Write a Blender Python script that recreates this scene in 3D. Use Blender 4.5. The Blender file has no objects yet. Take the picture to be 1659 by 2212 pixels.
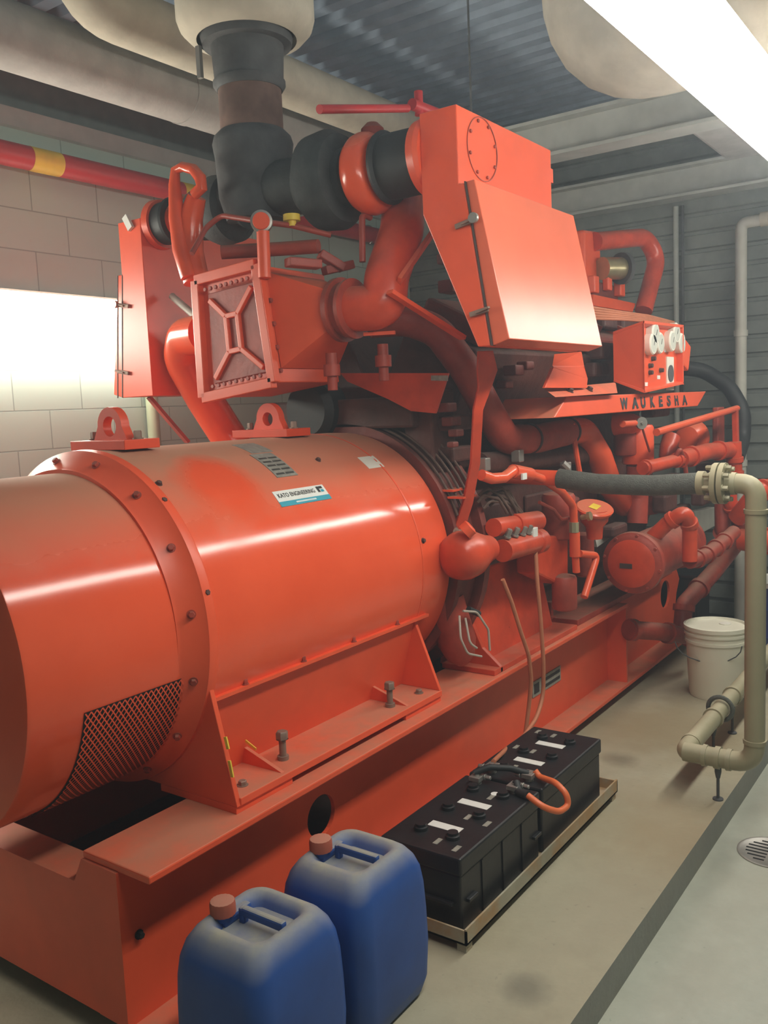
import bpy, bmesh, math, random
from mathutils import Vector, Matrix
random.seed(7)
V = Vector
C = bpy.context.scene.collection
PI = math.pi
# ------------------------------------------------------------------ camera frame
CAM = V((0, 0, 1.66)); F = 1915.55; CX, CY = 829.5, 1106.0
R = Matrix(((0.5776269, -0.12054089, 0.80735188),
            (-0.81512064, -0.03200696, 0.57840635),
            (-0.04388074, -0.99219224, -0.11674345)))
def ray(u, v): return R @ V(((u-CX)/F, (v-CY)/F, 1.0))
def px(u, v, x): d = ray(u, v); return CAM + d*((x-CAM.x)/d.x)
def py(u, v, y): d = ray(u, v); return CAM + d*((y-CAM.y)/d.y)
def pz(u, v, z): d = ray(u, v); return CAM + d*((z-CAM.z)/d.z)
def depth(p): return (R.transposed() @ (V(p)-CAM)).z
def rad(p, rpx): return rpx*depth(p)/F
GY, GZ, GR = 2.19, 1.086, 0.486                 # axis of the generator barrel
def onbarrel(u, v, r=GR):
    d = ray(u, v); o = CAM - V((0, GY, GZ))
    a = d.y**2+d.z**2; b = 2*(o.y*d.y+o.z*d.z); c = o.y**2+o.z**2-r*r
    t = (-b-math.sqrt(max(b*b-4*a*c, 0)))/2/a
    p = CAM+d*t
    return p.x, math.atan2(p.z-GZ, GY-p.y)       # x along, angle up from the -y side
def bar(x, th, r=GR): return V((x, GY-r*math.cos(th), GZ+r*math.sin(th)))

# ------------------------------------------------------------------ materials
def newmat(name):
    m = bpy.data.materials.new(name); m.use_nodes = True
    nt = m.node_tree; b = nt.nodes['Principled BSDF']
    return m, nt, b
def N(nt, t, **kw):
    n = nt.nodes.new(t)
    for k, v in kw.items():
        if k in n.inputs: n.inputs[k].default_value = v
        else: setattr(n, k, v)
    return n
def mixc(nt, fac, a, b):
    m = N(nt, 'ShaderNodeMix', data_type='RGBA')
    for i, s in ((0, fac), (6, a), (7, b)):
        if hasattr(s, 'links'): nt.links.new(s, m.inputs[i])
        else: m.inputs[i].default_value = s if i == 0 else (*s, 1)
    return m.outputs[2]
def ramp(nt, src, p0, p1, c0=0.0, c1=1.0):
    r = N(nt, 'ShaderNodeMapRange'); r.clamp = True
    nt.links.new(src, r.inputs[0])
    for i, v in ((1, p0), (2, p1), (3, c0), (4, c1)): r.inputs[i].default_value = v
    return r.outputs[0]
def math_(nt, op, a, b):
    m = N(nt, 'ShaderNodeMath', operation=op)
    for i, s in ((0, a), (1, b)):
        if hasattr(s, 'links'): nt.links.new(s, m.inputs[i])
        else: m.inputs[i].default_value = s
    return m.outputs[0]
def noise(nt, scale, detail=4, rough=.55):
    tc = N(nt, 'ShaderNodeTexCoord'); n = N(nt, 'ShaderNodeTexNoise', Scale=scale, Detail=detail, Roughness=rough)
    nt.links.new(tc.outputs['Object'], n.inputs['Vector']); return n.outputs['Fac']
def simple(name, col, rough=.5, metal=0.0, var=.12, scale=9, bump=0.0, dust=0.0, dustcol=(.33, .27, .20), spec=.5):
    """painted / cast surface with slight colour mottling and settled dust on its upward faces"""
    m, nt, b = newmat(name)
    b.inputs['Roughness'].default_value = rough; b.inputs['Metallic'].default_value = metal
    b.inputs['Specular IOR Level'].default_value = spec
    n = noise(nt, scale)
    f = ramp(nt, n, .3, .7)
    col_o = mixc(nt, f, tuple(c*(1-var) for c in col), tuple(min(1, c*(1+var)) for c in col))
    if dust > 0:
        g = N(nt, 'ShaderNodeNewGeometry'); s = N(nt, 'ShaderNodeSeparateXYZ'); nt.links.new(g.outputs['Normal'], s.inputs[0])
        up = ramp(nt, s.outputs[2], .35, .97)
        n2 = noise(nt, 5.5, 6, .65)
        k = math_(nt, 'MULTIPLY', up, ramp(nt, n2, .25, .62, .25, 1.0)); k = math_(nt, 'MULTIPLY', k, dust)
        col_o = mixc(nt, k, col_o, dustcol) if False else mixc_s(nt, k, col_o, dustcol)
        rr = ramp(nt, k, 0, 1, rough, .85); nt.links.new(rr, b.inputs['Roughness'])
    nt.links.new(col_o, b.inputs['Base Color'])
    if bump > 0:
        bp = N(nt, 'ShaderNodeBump', Strength=bump, Distance=.01); nt.links.new(noise(nt, scale*5), bp.inputs['Height'])
        nt.links.new(bp.outputs[0], b.inputs['Normal'])
    return m
def mixc_s(nt, fac, a_sock, b):
    m = N(nt, 'ShaderNodeMix', data_type='RGBA')
    nt.links.new(fac, m.inputs[0]); nt.links.new(a_sock, m.inputs[6]); m.inputs[7].default_value = (*b, 1)
    return m.outputs[2]
RED = (.80, .098, .036)
M = {}
M['red'] = simple('red_enamel', RED, .33, var=.06, dust=.75, dustcol=(.40, .20, .12))
M['redgloss'] = simple('glossy_red_enamel', RED, .22, var=.05, dust=.55, dustcol=(.40, .22, .13))
M['redclean'] = simple('clean_red_enamel', RED, .38, var=.05)
M['redoldshade'] = simple('grimy_shaded_red_enamel', (.34, .044, .025), .5, var=.3, scale=7, bump=.15, dust=.8, dustcol=(.20, .12, .08))  # grimy red, base darkened further for the shade among engine parts
M['reddark'] = simple('grimy_shaded_casting_red', (.17, .030, .020), .6, var=.35, scale=6, bump=.25, dust=.7, dustcol=(.12, .09, .07))  # darker still: grime plus painted-in shade of the engine recesses
M['reddoor'] = simple('glare_paled_red', (.72, .135, .065), .31, var=.10, scale=4, bump=.03)  # base paled to paint in the lamp glare on the near door
M['redmid'] = simple('dimmed_red_enamel', (.60, .062, .024), .28, var=.2, scale=8, bump=.08, dust=.5, dustcol=(.32, .16, .10))  # same red, darkened for the weaker light low on the engine
M['grimeshade'] = simple('shaded_grimy_casting', (.085, .028, .021), .6, var=.4, scale=6, bump=.3, dust=.6, dustcol=(.10, .075, .06))  # grimy brown with the engine cavity's shade put into its base colour
M['redwet'] = simple('bright_fresh_red', (.74, .070, .022), .4, var=.1)
M['black'] = simple('black_plastic', (.014, .015, .017), .42, var=.2, bump=.06)
M['rubber'] = simple('black_rubber', (.018, .02, .021), .6, var=.2, bump=.1)
M['dark'] = simple('dark_void', (.006, .006, .006), .9)
M['iron'] = simple('sooty_cast_iron', (.042, .048, .048), .75, var=.35, bump=.25, dust=.5, dustcol=(.10, .10, .09))
M['rust'] = simple('rusty_steel_pipe', (.16, .095, .075), .8, var=.4, scale=6, bump=.2)
M['soot'] = simple('soot_grey_steel', (.075, .078, .08), .75, var=.3, bump=.2)
M['lag'] = simple('canvas_lagging', (.50, .45, .36), .85, var=.12, bump=.15)
M['laggrey'] = simple('grey_canvas_lagging', (.34, .33, .31), .85, var=.12, bump=.15)
M['beam'] = simple('grey_green_steel_paint', (.36, .37, .34), .6, var=.1)
M['deck'] = simple('galvanised_deck', (.27, .34, .43), .55, var=.12)
M['siding'] = simple('grey_siding', (.17, .185, .17), .6, var=.12)
M['firered'] = simple('crimson_pipe_paint', (.50, .030, .035), .42, var=.08)
M['yellow'] = simple('yellow_tape', (.78, .56, .06), .5)
M['olive'] = simple('olive_pipe_paint', (.29, .26, .16), .42, var=.06, dust=.75, dustcol=(.50, .44, .30))
M['hose'] = simple('braided_grey_hose', (.085, .09, .075), .6, var=.2, scale=40, bump=.5)
M['paletube'] = simple('pale_painted_pipe', (.52, .50, .44), .5, var=.08)
M['steel'] = simple('dull_steel', (.38, .36, .33), .42, metal=.7, var=.15)
M['bolt'] = simple('dusty_bolt_steel', (.26, .17, .13), .6, metal=.3, var=.2)
M['brass'] = simple('brass_tan', (.45, .38, .22), .35, metal=.7)
M['white'] = simple('white_plastic', (.74, .71, .62), .5, var=.03)
M['bucketw'] = simple('cream_white_plastic', (.72, .69, .56), .45, var=.03)
M['label'] = simple('white_label', (.75, .75, .70), .5, var=.03)
M['labelgrey'] = simple('grey_label', (.27, .26, .22), .55, var=.2, scale=60)
M['teal'] = simple('teal_print', (.025, .32, .42), .5, var=.03)
M['ink'] = simple('black_print', (.02, .02, .022), .6)
M['inkpale'] = simple('pale_print', (.55, .68, .68), .6)
M['inkgrey'] = simple('grey_print', (.06, .058, .05), .6)
M['blue'] = simple('blue_polyethylene', (.018, .075, .30), .48, var=.18, scale=6, bump=.05, dust=1.0, dustcol=(.34, .33, .26))
M['drumblue'] = simple('blue_drum', (.02, .05, .22), .4, var=.1)
M['cap'] = simple('faded_red_cap', (.42, .10, .06), .6, dust=.8, dustcol=(.45, .27, .19))
M['cable'] = simple('orange_cable', (.75, .16, .05), .45, var=.08)
M['cabledusty'] = simple('dusty_tan_cable', (.50, .17, .085), .55, var=.1)
M['wire'] = simple('dusty_wire_loom', (.10, .055, .04), .7, var=.3)
M['wirepale'] = simple('pale_wire', (.42, .36, .30), .5)
M['glass'] = simple('pale_gauge_glass', (.62, .62, .55), .2, var=.03)
M['gasket'] = simple('dark_seal', (.06, .035, .03), .7)
M['traywood'] = simple('galvanised_tray_steel', (.37, .33, .24), .6, var=.2, scale=5)
def rusty():
    m, nt, b = newmat('rusting_tray_steel')
    c = mixc(nt, ramp(nt, noise(nt, 14, 5, .6), .3, .7), (.34, .31, .23), (.40, .37, .28))
    c = mixc_s(nt, ramp(nt, noise(nt, 4.5, 5, .65), .44, .62, 0, .8), c, (.40, .22, .085))
    nt.links.new(c, b.inputs['Base Color']); b.inputs['Roughness'].default_value = .65; return m
M['traywood'] = rusty()
M['green'] = simple('pale_green_pipe', (.42, .47, .32), .5)

def concrete(name, base, stain, rough=.55, spots=()):
    m, nt, b = newmat(name)
    f1 = ramp(nt, noise(nt, 1.1, 6, .6), .38, .70); f2 = ramp(nt, noise(nt, 9, 8, .7), .30, .72)
    c = mixc(nt, f2, tuple(x*.88 for x in base), tuple(x*1.08 for x in base))
    c = mixc_s(nt, math_(nt, 'MULTIPLY', f1, .55), c, stain)
    for (sx, sy, r0, r1, col, amt) in spots:                     # damp and rusty spots with shapes of their own
        g = N(nt, 'ShaderNodeNewGeometry'); vd = N(nt, 'ShaderNodeVectorMath', operation='DISTANCE'); nt.links.new(g.outputs['Position'], vd.inputs[0]); vd.inputs[1].default_value = (sx, sy, .11)
        k = ramp(nt, math_(nt, 'ADD', vd.outputs['Value'], math_(nt, 'MULTIPLY', math_(nt, 'SUBTRACT', noise(nt, 7, 4), .5), r1*.9)), r0, r1, amt, 0)
        c = mixc_s(nt, k, c, col)
    f3 = ramp(nt, noise(nt, 42, 3, .6), .67, .74, 0, .45)
    c = mixc_s(nt, f3, c, tuple(x*.55 for x in base))
    nt.links.new(c, b.inputs['Base Color']); b.inputs['Roughness'].default_value = rough
    bp = N(nt, 'ShaderNodeBump', Strength=.12, Distance=.01); nt.links.new(noise(nt, 60), bp.inputs['Height']); nt.links.new(bp.outputs[0], b.inputs['Normal'])
    return m
M['floor'] = concrete('painted_floor', (.43, .445, .375), (.35, .32, .245), .45)
M['pad'] = concrete('pad_concrete', (.41, .38, .275), (.31, .25, .155), .6, ((1.97, 1.02, .03, .085, (.17, .16, .12), .7), (4.0, 1.25, .15, .6, (.27, .20, .10), .6), (3.0, .93, .1, .5, (.30, .22, .12), .55), (2.45, 1.0, .1, .35, (.35, .31, .22), .5), (3.55, 1.35, .02, .10, (.14, .12, .08), .6)))
M['padside'] = concrete('pad_side_paint', (.27, .28, .26), (.33, .29, .22), .6)

def blockmat():
    m, nt, b = newmat('painted_concrete_block')
    g = N(nt, 'ShaderNodeNewGeometry'); s = N(nt, 'ShaderNodeSeparateXYZ'); nt.links.new(g.outputs['Position'], s.inputs[0])
    cmb = N(nt, 'ShaderNodeCombineXYZ')
    mg = N(nt, 'ShaderNodeMath', operation='ADD'); nt.links.new(s.outputs[0], mg.inputs[0]); nt.links.new(s.outputs[1], mg.inputs[1])
    sh = math_(nt, 'ADD', mg.outputs[0], .14); sz = math_(nt, 'ADD', s.outputs[2], -.10+.203)
    nt.links.new(sh, cmb.inputs[0]); nt.links.new(sz, cmb.inputs[1])
    br = N(nt, 'ShaderNodeTexBrick', offset=.5, Scale=1.0)
    br.inputs['Brick Width'].default_value = .406; br.inputs['Row Height'].default_value = .203
    br.inputs['Mortar Size'].default_value = .0035; br.inputs['Mortar Smooth'].default_value = .25; br.inputs['Bias'].default_value = 0
    br.inputs['Color1'].default_value = (.46, .57, .51, 1); br.inputs['Color2'].default_value = (.43, .54, .48, 1); br.inputs['Mortar'].default_value = (.26, .32, .29, 1)
    nt.links.new(cmb.outputs[0], br.inputs['Vector'])
    f = ramp(nt, noise(nt, 30, 6, .7), .62, .72, 0, .35)
    c = mixc_s(nt, f, br.outputs['Color'], (.40, .38, .33))
    nt.links.new(c, b.inputs['Base Color']); b.inputs['Roughness'].default_value = .6
    bp = N(nt, 'ShaderNodeBump', Strength=.4, Distance=.01); inv = math_(nt, 'SUBTRACT', 1.0, br.outputs['Fac']); nt.links.new(inv, bp.inputs['Height'])
    nt.links.new(bp.outputs[0], b.inputs['Normal'])
    return m
M['block'] = blockmat()
def emit(name, col, s):
    m, nt, b = newmat(name); b.inputs['Base Color'].default_value = (.8, .8, .8, 1)
    b.inputs['Emission Color'].default_value = (*col, 1); b.inputs['Emission Strength'].default_value = s
    return m
M['lamp'] = emit('lit_lamp_lens', (1.0, .985, .90), 11.0)
M['lampwall'] = emit('lit_wall_lamp_lens', (1.0, .97, .84), 10.0)

def barrelpaint():
    """barrel enamel: dust settled on the crown, a wiped bright patch and rubbed marks"""
    m, nt, b = newmat('barrel_enamel')
    tc = N(nt, 'ShaderNodeTexCoord'); g = N(nt, 'ShaderNodeNewGeometry'); s = N(nt, 'ShaderNodeSeparateXYZ'); nt.links.new(g.outputs['Normal'], s.inputs[0])
    sp = N(nt, 'ShaderNodeSeparateXYZ'); nt.links.new(g.outputs['Position'], sp.inputs[0])
    n = noise(nt, 4, 5, .6)
    base = mixc(nt, ramp(nt, n, .3, .7), (.80, .094, .034), (.86, .110, .042))
    up = ramp(nt, math_(nt, 'ADD', s.outputs[2], math_(nt, 'MULTIPLY', math_(nt, 'SUBTRACT', n, .5), .30)), .50, 1.0)
    vd = N(nt, 'ShaderNodeVectorMath', operation='DISTANCE'); nt.links.new(g.outputs['Position'], vd.inputs[0]); vd.inputs[1].default_value = WIPE
    wipe = ramp(nt, math_(nt, 'ADD', vd.outputs['Value'], math_(nt, 'MULTIPLY', math_(nt, 'SUBTRACT', n, .5), .12)), .085, .17)
    k = math_(nt, 'MULTIPLY', math_(nt, 'MULTIPLY', up, wipe), .85)
    c = mixc_s(nt, k, base, (.42, .25, .15))
    nt.links.new(c, b.inputs['Base Color'])
    rr = ramp(nt, k, 0, .85, .15, .8); nt.links.new(rr, b.inputs['Roughness'])
    bp = N(nt, 'ShaderNodeBump', Strength=.05, Distance=.02); nt.links.new(noise(nt, 3, 3), bp.inputs['Height']); nt.links.new(bp.outputs[0], b.inputs['Normal'])
    return m
_x, _t = onbarrel(465, 1035); WIPE = tuple(bar(_x, _t))
M['barrel'] = barrelpaint()

# ------------------------------------------------------------------ mesh builder
def frame(d):
    d = d.normalized(); a = V((0, 0, 1)) if abs(d.z) < .9 else V((1, 0, 0))
    x = d.cross(a).normalized(); return x, d.cross(x).normalized()
def fillet(pts, bend, n=7):
    pts = [V(p) for p in pts]
    if bend <= 0 or len(pts) < 3: return pts
    out = [pts[0]]
    for i in range(1, len(pts)-1):
        a, b, c = pts[i-1], pts[i], pts[i+1]
        u, w = (a-b), (c-b); lu, lw = u.length, w.length
        if lu < 1e-6 or lw < 1e-6: continue
        u /= lu; w /= lw
        ang = u.angle(w)
        if ang > PI-.05: out.append(b); continue
        t = min(bend/math.tan(ang/2), lu*.48, lw*.48)
        p0, p2 = b+u*t, b+w*t
        for k in range(n+1):
            s = k/n; out.append(p0*(1-s)**2 + b*2*s*(1-s) + p2*s*s)
    out.append(pts[-1]); return out
class MB:
    def __init__(s): s.bm = bmesh.new()
    def face(s, vs):
        try: return s.bm.faces.new(vs)
        except ValueError: return None
    def loops(s, rings, close=True, cap=True):
        L = [[s.bm.verts.new(p) for p in r] for r in rings]
        n = len(L[0])
        for a, b in zip(L, L[1:]):
            for i in range(n if close else n-1):
                j = (i+1) % n; s.face((a[i], a[j], b[j], b[i]))
        if cap and close:
            s.face(L[0][::-1]); s.face(L[-1])
        return s
    def tube(s, pts, r, bend=0.0, n=16, cap=True, seg=7):
        rr = r if isinstance(r, (list, tuple)) else None
        P = fillet(pts, bend, seg) if rr is None else [V(p) for p in pts]
        if rr is None: rs = [r]*len(P)
        else: rs = list(rr)
        rings = []; x = None
        for i, p in enumerate(P):
            d = (P[min(i+1, len(P)-1)]-P[max(i-1, 0)])
            if d.length < 1e-9: continue
            d.normalize()
            if x is None: x, y = frame(d)
            else:
                x = (x-d*x.dot(d)).normalized(); y = d.cross(x)
            rings.append([p+(x*math.cos(2*PI*k/n)+y*math.sin(2*PI*k/n))*rs[i] for k in range(n)])
        return s.loops(rings, True, cap)
    def cyl(s, a, b, r, r2=None, n=24, cap=True):
        return s.tube([a, b], [r, r if r2 is None else r2], n=n, cap=cap)
    def lathe(s, o, d, prof, n=32, cap=True):
        o = V(o); d = V(d).normalized(); x, y = frame(d)
        return s.loops([[o+d*t+(x*math.cos(2*PI*k/n)+y*math.sin(2*PI*k/n))*max(r, 1e-4) for k in range(n)] for t, r in prof], True, cap)
    def prism(s, poly, vec):
        a = [V(p) for p in poly]; vec = V(vec); return s.loops([a, [p+vec for p in a]])
    def hull8(s, a, b):      # two quads (matching order) -> solid
        return s.loops([[V(p) for p in a], [V(p) for p in b]])
    def box(s, lo, hi, rot=None, piv=None):
        x0, y0, z0 = lo; x1, y1, z1 = hi
        a = [V((x0, y0, z0)), V((x1, y0, z0)), V((x1, y1, z0)), V((x0, y1, z0))]; b = [V((p.x, p.y, z1)) for p in a]
        if rot is not None:
            c = V(piv) if piv is not None else (V(lo)+V(hi))/2
            a = [c+rot@(p-c) for p in a]; b = [c+rot@(p-c) for p in b]
        return s.loops([a, b])
    def bar(s, a, b, w, t, up=(0, 0, 1)):          # flat bar from a to b
        a, b = V(a), V(b); d = (b-a).normalized(); x = d.cross(V(up)).normalized(); y = d.cross(x)
        q = [x*w/2+y*t/2, x*w/2-y*t/2, -x*w/2-y*t/2, -x*w/2+y*t/2]
        return s.loops([[a+k for k in q], [b+k for k in q]])
    def strip(s, pts, w, t, wdir):                 # flat bent bar, wdir = direction of its width
        P = [V(p) for p in pts]; wd = V(wdir).normalized(); R_ = []
        for i, p in enumerate(P):
            d = (P[min(i+1, len(P)-1)]-P[max(i-1, 0)]).normalized(); nn = d.cross(wd).normalized()
            ww = w[i] if isinstance(w, (list, tuple)) else w
            R_.append([p+wd*ww/2+nn*t/2, p-wd*ww/2+nn*t/2, p-wd*ww/2-nn*t/2, p+wd*ww/2-nn*t/2])
        return s.loops(R_)
    def hexbolt(s, p, d, r, h, washer=True):
        p, d = V(p), V(d).normalized()
        if washer: s.lathe(p, d, [(0, r*1.35), (h*.18, r*1.35)], 16)
        return s.lathe(p+d*h*.15, d, [(0, r), (h*.85, r), (h, r*.85)], 6)
    def quad(s, a, b, c, d): s.face([s.bm.verts.new(V(p)) for p in (a, b, c, d)]); return s
ORG = {}
def thing(name, label, cat, loc=(0, 0, 0), group=None):
    o = bpy.data.objects.new(name, None); C.objects.link(o); o.location = loc
    o['label'] = label; o['category'] = cat
    if group: o['group'] = group
    o.empty_display_size = .1; ORG[o.name] = V(loc); return o
def mesh_obj(name, mb, mat, org, smooth, bev):
    bmesh.ops.remove_doubles(mb.bm, verts=mb.bm.verts, dist=1e-6)
    bmesh.ops.recalc_face_normals(mb.bm, faces=mb.bm.faces)
    bmesh.ops.translate(mb.bm, verts=mb.bm.verts, vec=-org)
    me = bpy.data.meshes.new(name); mb.bm.to_mesh(me); mb.bm.free()
    for m in (mat if isinstance(mat, (list, tuple)) else [mat]): me.materials.append(M[m] if isinstance(m, str) else m)
    if smooth:
        me.shade_smooth(); me.set_sharp_from_angle(angle=math.radians(smooth if smooth is not True else 38))
    o = bpy.data.objects.new(name, me); C.objects.link(o)
    if bev:
        b = o.modifiers.new('edge', 'BEVEL'); b.width = bev; b.segments = 2; b.limit_method = 'ANGLE'; b.angle_limit = math.radians(35)
    return o
def part(name, mb, mat, parent, label=None, smooth=True, bev=0.0):
    org = ORG[parent.name]; o = mesh_obj(name, mb, mat, org, smooth, bev)
    o.parent = parent; ORG[o.name] = org
    if label: o['label'] = label
    return o
def solo(name, mb, mat, label, cat, loc=(0, 0, 0), group=None, smooth=True, bev=0.0):
    o = mesh_obj(name, mb, mat, V(loc), smooth, bev); o.location = loc; o['label'] = label; o['category'] = cat
    if group: o['group'] = group
    ORG[o.name] = V(loc); return o
def struct(name, mb, mat, smooth=False, label=None, cat=None):
    o = mesh_obj(name, mb, mat, V((0, 0, 0)), smooth, 0); o['kind'] = 'structure'
    if label: o['label'] = label
    if cat: o['category'] = cat
    return o
def dup(root, off, label, group=None):
    r = root.copy(); C.objects.link(r); r.location = root.location+V(off); r['label'] = label
    if group: r['group'] = group
    for ch in list(root.children):
        c = ch.copy(); C.objects.link(c); c.parent = r
        for g in list(ch.children):
            d = g.copy(); C.objects.link(d); d.parent = c
    return r
def ptube(pts, rpx, bend=.1, n=16, mb=None, cap=True):
    """tube through (u, v, y) sight points; radius given as seen"""
    P = [py(*p) for p in pts]; mb = mb or MB()
    r = sum(rad(p, rpx) for p in P)/len(P)
    return mb.tube(P, r, bend, n, cap)
def textmesh(txt, size, shear=0.0, bold=0.0):
    cu = bpy.data.curves.new('txt', 'FONT'); cu.body = txt; cu.size = size; cu.shear = shear; cu.offset = bold; cu.resolution_u = 3
    o = bpy.data.objects.new('txt', cu); C.objects.link(o); bpy.context.view_layer.update()
    me = bpy.data.meshes.new_from_object(o.evaluated_get(bpy.context.evaluated_depsgraph_get()))
    bpy.data.objects.remove(o); bpy.data.curves.remove(cu)
    vs = [v.co.copy() for v in me.vertices]; fs = [tuple(p.vertices) for p in me.polygons]; bpy.data.meshes.remove(me)
    return vs, fs
def fit_text(txt, fn, shear=0.0, bold=0.0):
    """text scaled to the unit square, then carried by fn(s, t) onto a surface"""
    vs, fs = textmesh(txt, 1.0, shear, bold)
    x0, x1 = min(v.x for v in vs), max(v.x for v in vs); y0, y1 = min(v.y for v in vs), max(v.y for v in vs)
    mb = MB(); L = [mb.bm.verts.new(fn((v.x-x0)/(x1-x0), (v.y-y0)/(y1-y0))) for v in vs]
    for f in fs: mb.face([L[i] for i in f])
    return mb

# ================================================================== the room
X0, X1, Y0, Y1, ZC = -2.2, 6.3, -2.6, 4.15, 3.65
b = MB(); b.box((X0, Y0, -.2), (X1, Y1, 0)); struct('floor', b, 'floor')
b = MB(); b.box((X0, Y1, 0), (X1, Y1+.15, 3.13)); b.box((X0, Y1+.06, 3.13), (X1, Y1+.15, ZC))
for f in b.bm.faces: f.material_index = 1 if f.calc_center_median().z > 3.14 else 0  # recess above the trim coloured dark to paint in the ceiling-corner shade
struct('wall_left', b, ['block', 'siding'])
b = MB(); b.box((X0-.15, Y0, 0), (X0, Y1, ZC)); struct('wall_back', b, 'block')
b = MB(); b.box((X0, Y0-.15, 0), (X1, Y0, ZC)); struct('wall_right', b, 'block')
# far wall: horizontal ribbed siding
prof = []; z = 0.0
while z < ZC:
    prof += [(X1, z), (X1, z+.085), (X1+.022, z+.092), (X1+.022, z+.113)]; z += .12
b = MB()
La = [b.bm.verts.new((x, Y0, z)) for x, z in prof]; Lb = [b.bm.verts.new((x, Y1, z)) for x, z in prof]
for i in range(len(prof)-1): b.face((La[i], La[i+1], Lb[i+1], Lb[i]))
b.box((X1+.03, Y0, 0), (X1+.15, Y1, ZC)); struct('wall_far', b, 'siding')
# ribbed steel roof deck, ribs running across
prof = []; x = X0
while x < X1:
    prof += [(x, ZC), (x+.075, ZC), (x+.095, ZC+.045), (x+.135, ZC+.045)]; x += .155
b = MB()
La = [b.bm.verts.new((x, Y0, z)) for x, z in prof]; Lb = [b.bm.verts.new((x, Y1, z)) for x, z in prof]
for i in range(len(prof)-1): b.face((La[i], La[i+1], Lb[i+1], Lb[i]))
b.box((X0, Y0, ZC+.06), (X1, Y1, ZC+.2)); struct('ceiling', b, 'deck')
def ibeam_y(x, z, h=.20, w=.16, y0=Y0+.02, y1=Y1-.02):
    b = MB(); b.box((x-w/2, y0, z), (x+w/2, y1, z+.018)); b.box((x-w/2, y0, z+h-.018), (x+w/2, y1, z+h)); b.box((x-.007, y0, z+.018), (x+.007, y1, z+h-.018)); return b
struct('ceiling_beam', ibeam_y(4.62, 2.95), 'beam'); struct('ceiling_beam', ibeam_y(6.05, 2.93), 'beam')
b = MB(); b.box((X0+.02, Y1-.04, 3.13), (X1-.15, Y1+.055, 3.22)); struct('trim_1', b, 'beam')
# machine pad
PADY, PADZ = .862, .11
b = MB(); b.box((.2, PADY, 0), (5.95, 3.6, PADZ))
for f in b.bm.faces: f.material_index = 0 if f.normal.z > .5 else 1
b.bm.normal_update()
for f in b.bm.faces: f.material_index = 0 if abs(f.normal.z) > .5 else 1
struct('concrete_slab', b, ['pad', 'padside'])

# ================================================================== skid base
RT, RB = .607, .165
sk = thing('skid_base', 'long red welded steel skid carrying the generator and the engine', 'skid', (3.3, GY, PADZ))
WY = 1.715                                                            # web of the near rail
HX, HZ = 1.99, .415
def web_with_holes(y, t):
    """near web plate with a round hole near the generator and an oval one at the engine end"""
    b = MB(); top = [(1.245, RT-.02), (4.35, RT-.02), (5.05, .60), (5.42, .60), (5.52, .575), (5.58, .50), (5.52, .42), (5.50, .36), (5.50, RB+.02), (1.245, RB+.02)]
    pl = b.face([b.bm.verts.new((x, y, z)) for x, z in top])
    bmesh.ops.triangulate(b.bm, faces=[pl])
    r = bmesh.ops.extrude_face_region(b.bm, geom=b.bm.faces[:]); bmesh.ops.translate(b.bm, verts=[v for v in r['geom'] if isinstance(v, bmesh.types.BMVert)], vec=(0, t, 0))
    return b
o = part('side_web', web_with_holes(WY, .014), 'redclean', sk, smooth=False)
cut = MB(); cut.cyl((HX, WY-.2, HZ), (HX, WY+.2, HZ), .066, n=32)
k_ = px(1479, 1293, 5.33); cut.cyl((5.30, WY-.2, .455), (5.30, WY+.2, .455), .085, n=28)
co = mesh_obj('cutter', cut, 'redclean', ORG[sk.name], False, 0); co.parent = sk
bo = o.modifiers.new('holes', 'BOOLEAN'); bo.operation = 'DIFFERENCE'; bo.object = co; bo.solver = 'EXACT'
bpy.context.view_layer.update()
me2 = bpy.data.meshes.new_from_object(o.evaluated_get(bpy.context.evaluated_depsgraph_get())); o.modifiers.clear(); o.data = me2
bpy.data.objects.remove(co)
b = MB(); b.box((1.238, 1.60, RT-.02), (4.35, 1.849, RT)); part('top_flange', b, 'red', sk, 'dusty red top flange of the rail', bev=.004, smooth=False)
b = MB(); b.box((1.245, 1.60, RB), (5.42, 1.849, RB+.02)); part('bottom_flange', b, 'red', sk, 'dusty red bottom flange of the rail', bev=.004, smooth=False)
b = MB(); b.box((1.245, 2.66, RB+.02), (5.5, 2.674, RT-.02)); b.box((1.238, 2.53, RT-.02), (4.9, 2.78, RT)); b.box((1.245, 2.53, RB), (5.42, 2.78, RB+.02)); part('side_web', b, 'redclean', sk, smooth=False)
# end plate with a stepped notch in its top edge
b = MB(); zt = .53
b.prism([(1.232, WY, RB+.02), (1.232, WY, RT-.02), (1.232, 1.849, RT-.02), (1.232, 1.885, zt-.01), (1.232, 2.50, zt-.01), (1.232, 2.54, RT-.02), (1.232, 2.674, RT-.02), (1.232, 2.674, RB+.02)], (.013, 0, 0)); part('end_plate', b, 'red', sk, smooth=False)
b = MB(); b.box((1.245, 1.875, zt-.03), (1.34, 2.5, zt-.01)); part('end_ledge', b, 'red', sk, 'dusty ledge behind the end plate', smooth=False)
b = MB(); b.box((1.345, 1.73, .2), (1.36, 2.66, zt-.03)); part('cross_member', b, 'reddark', sk, smooth=False)
b = MB(); b.box((1.37, 1.85, RB+.02), (5.4, 2.65, RB+.035)); part('bottom_plate', b, 'reddark', sk, smooth=False)
for x in (2.75, 4.35): 
    b = MB(); b.box((x, 1.612, RB+.02), (x+.016, WY, RT-.02)) if x > 3 else b.box((x, 1.73, RB+.04), (x+.016, 2.66, RT-.05)); part('stiffener', b, 'redclean', sk, smooth=False)
b = MB(); q = py(1180, 1472, WY-.001); q0 = py(1150, 1500, WY-.002); q1 = py(1210, 1437, WY-.002)
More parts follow.
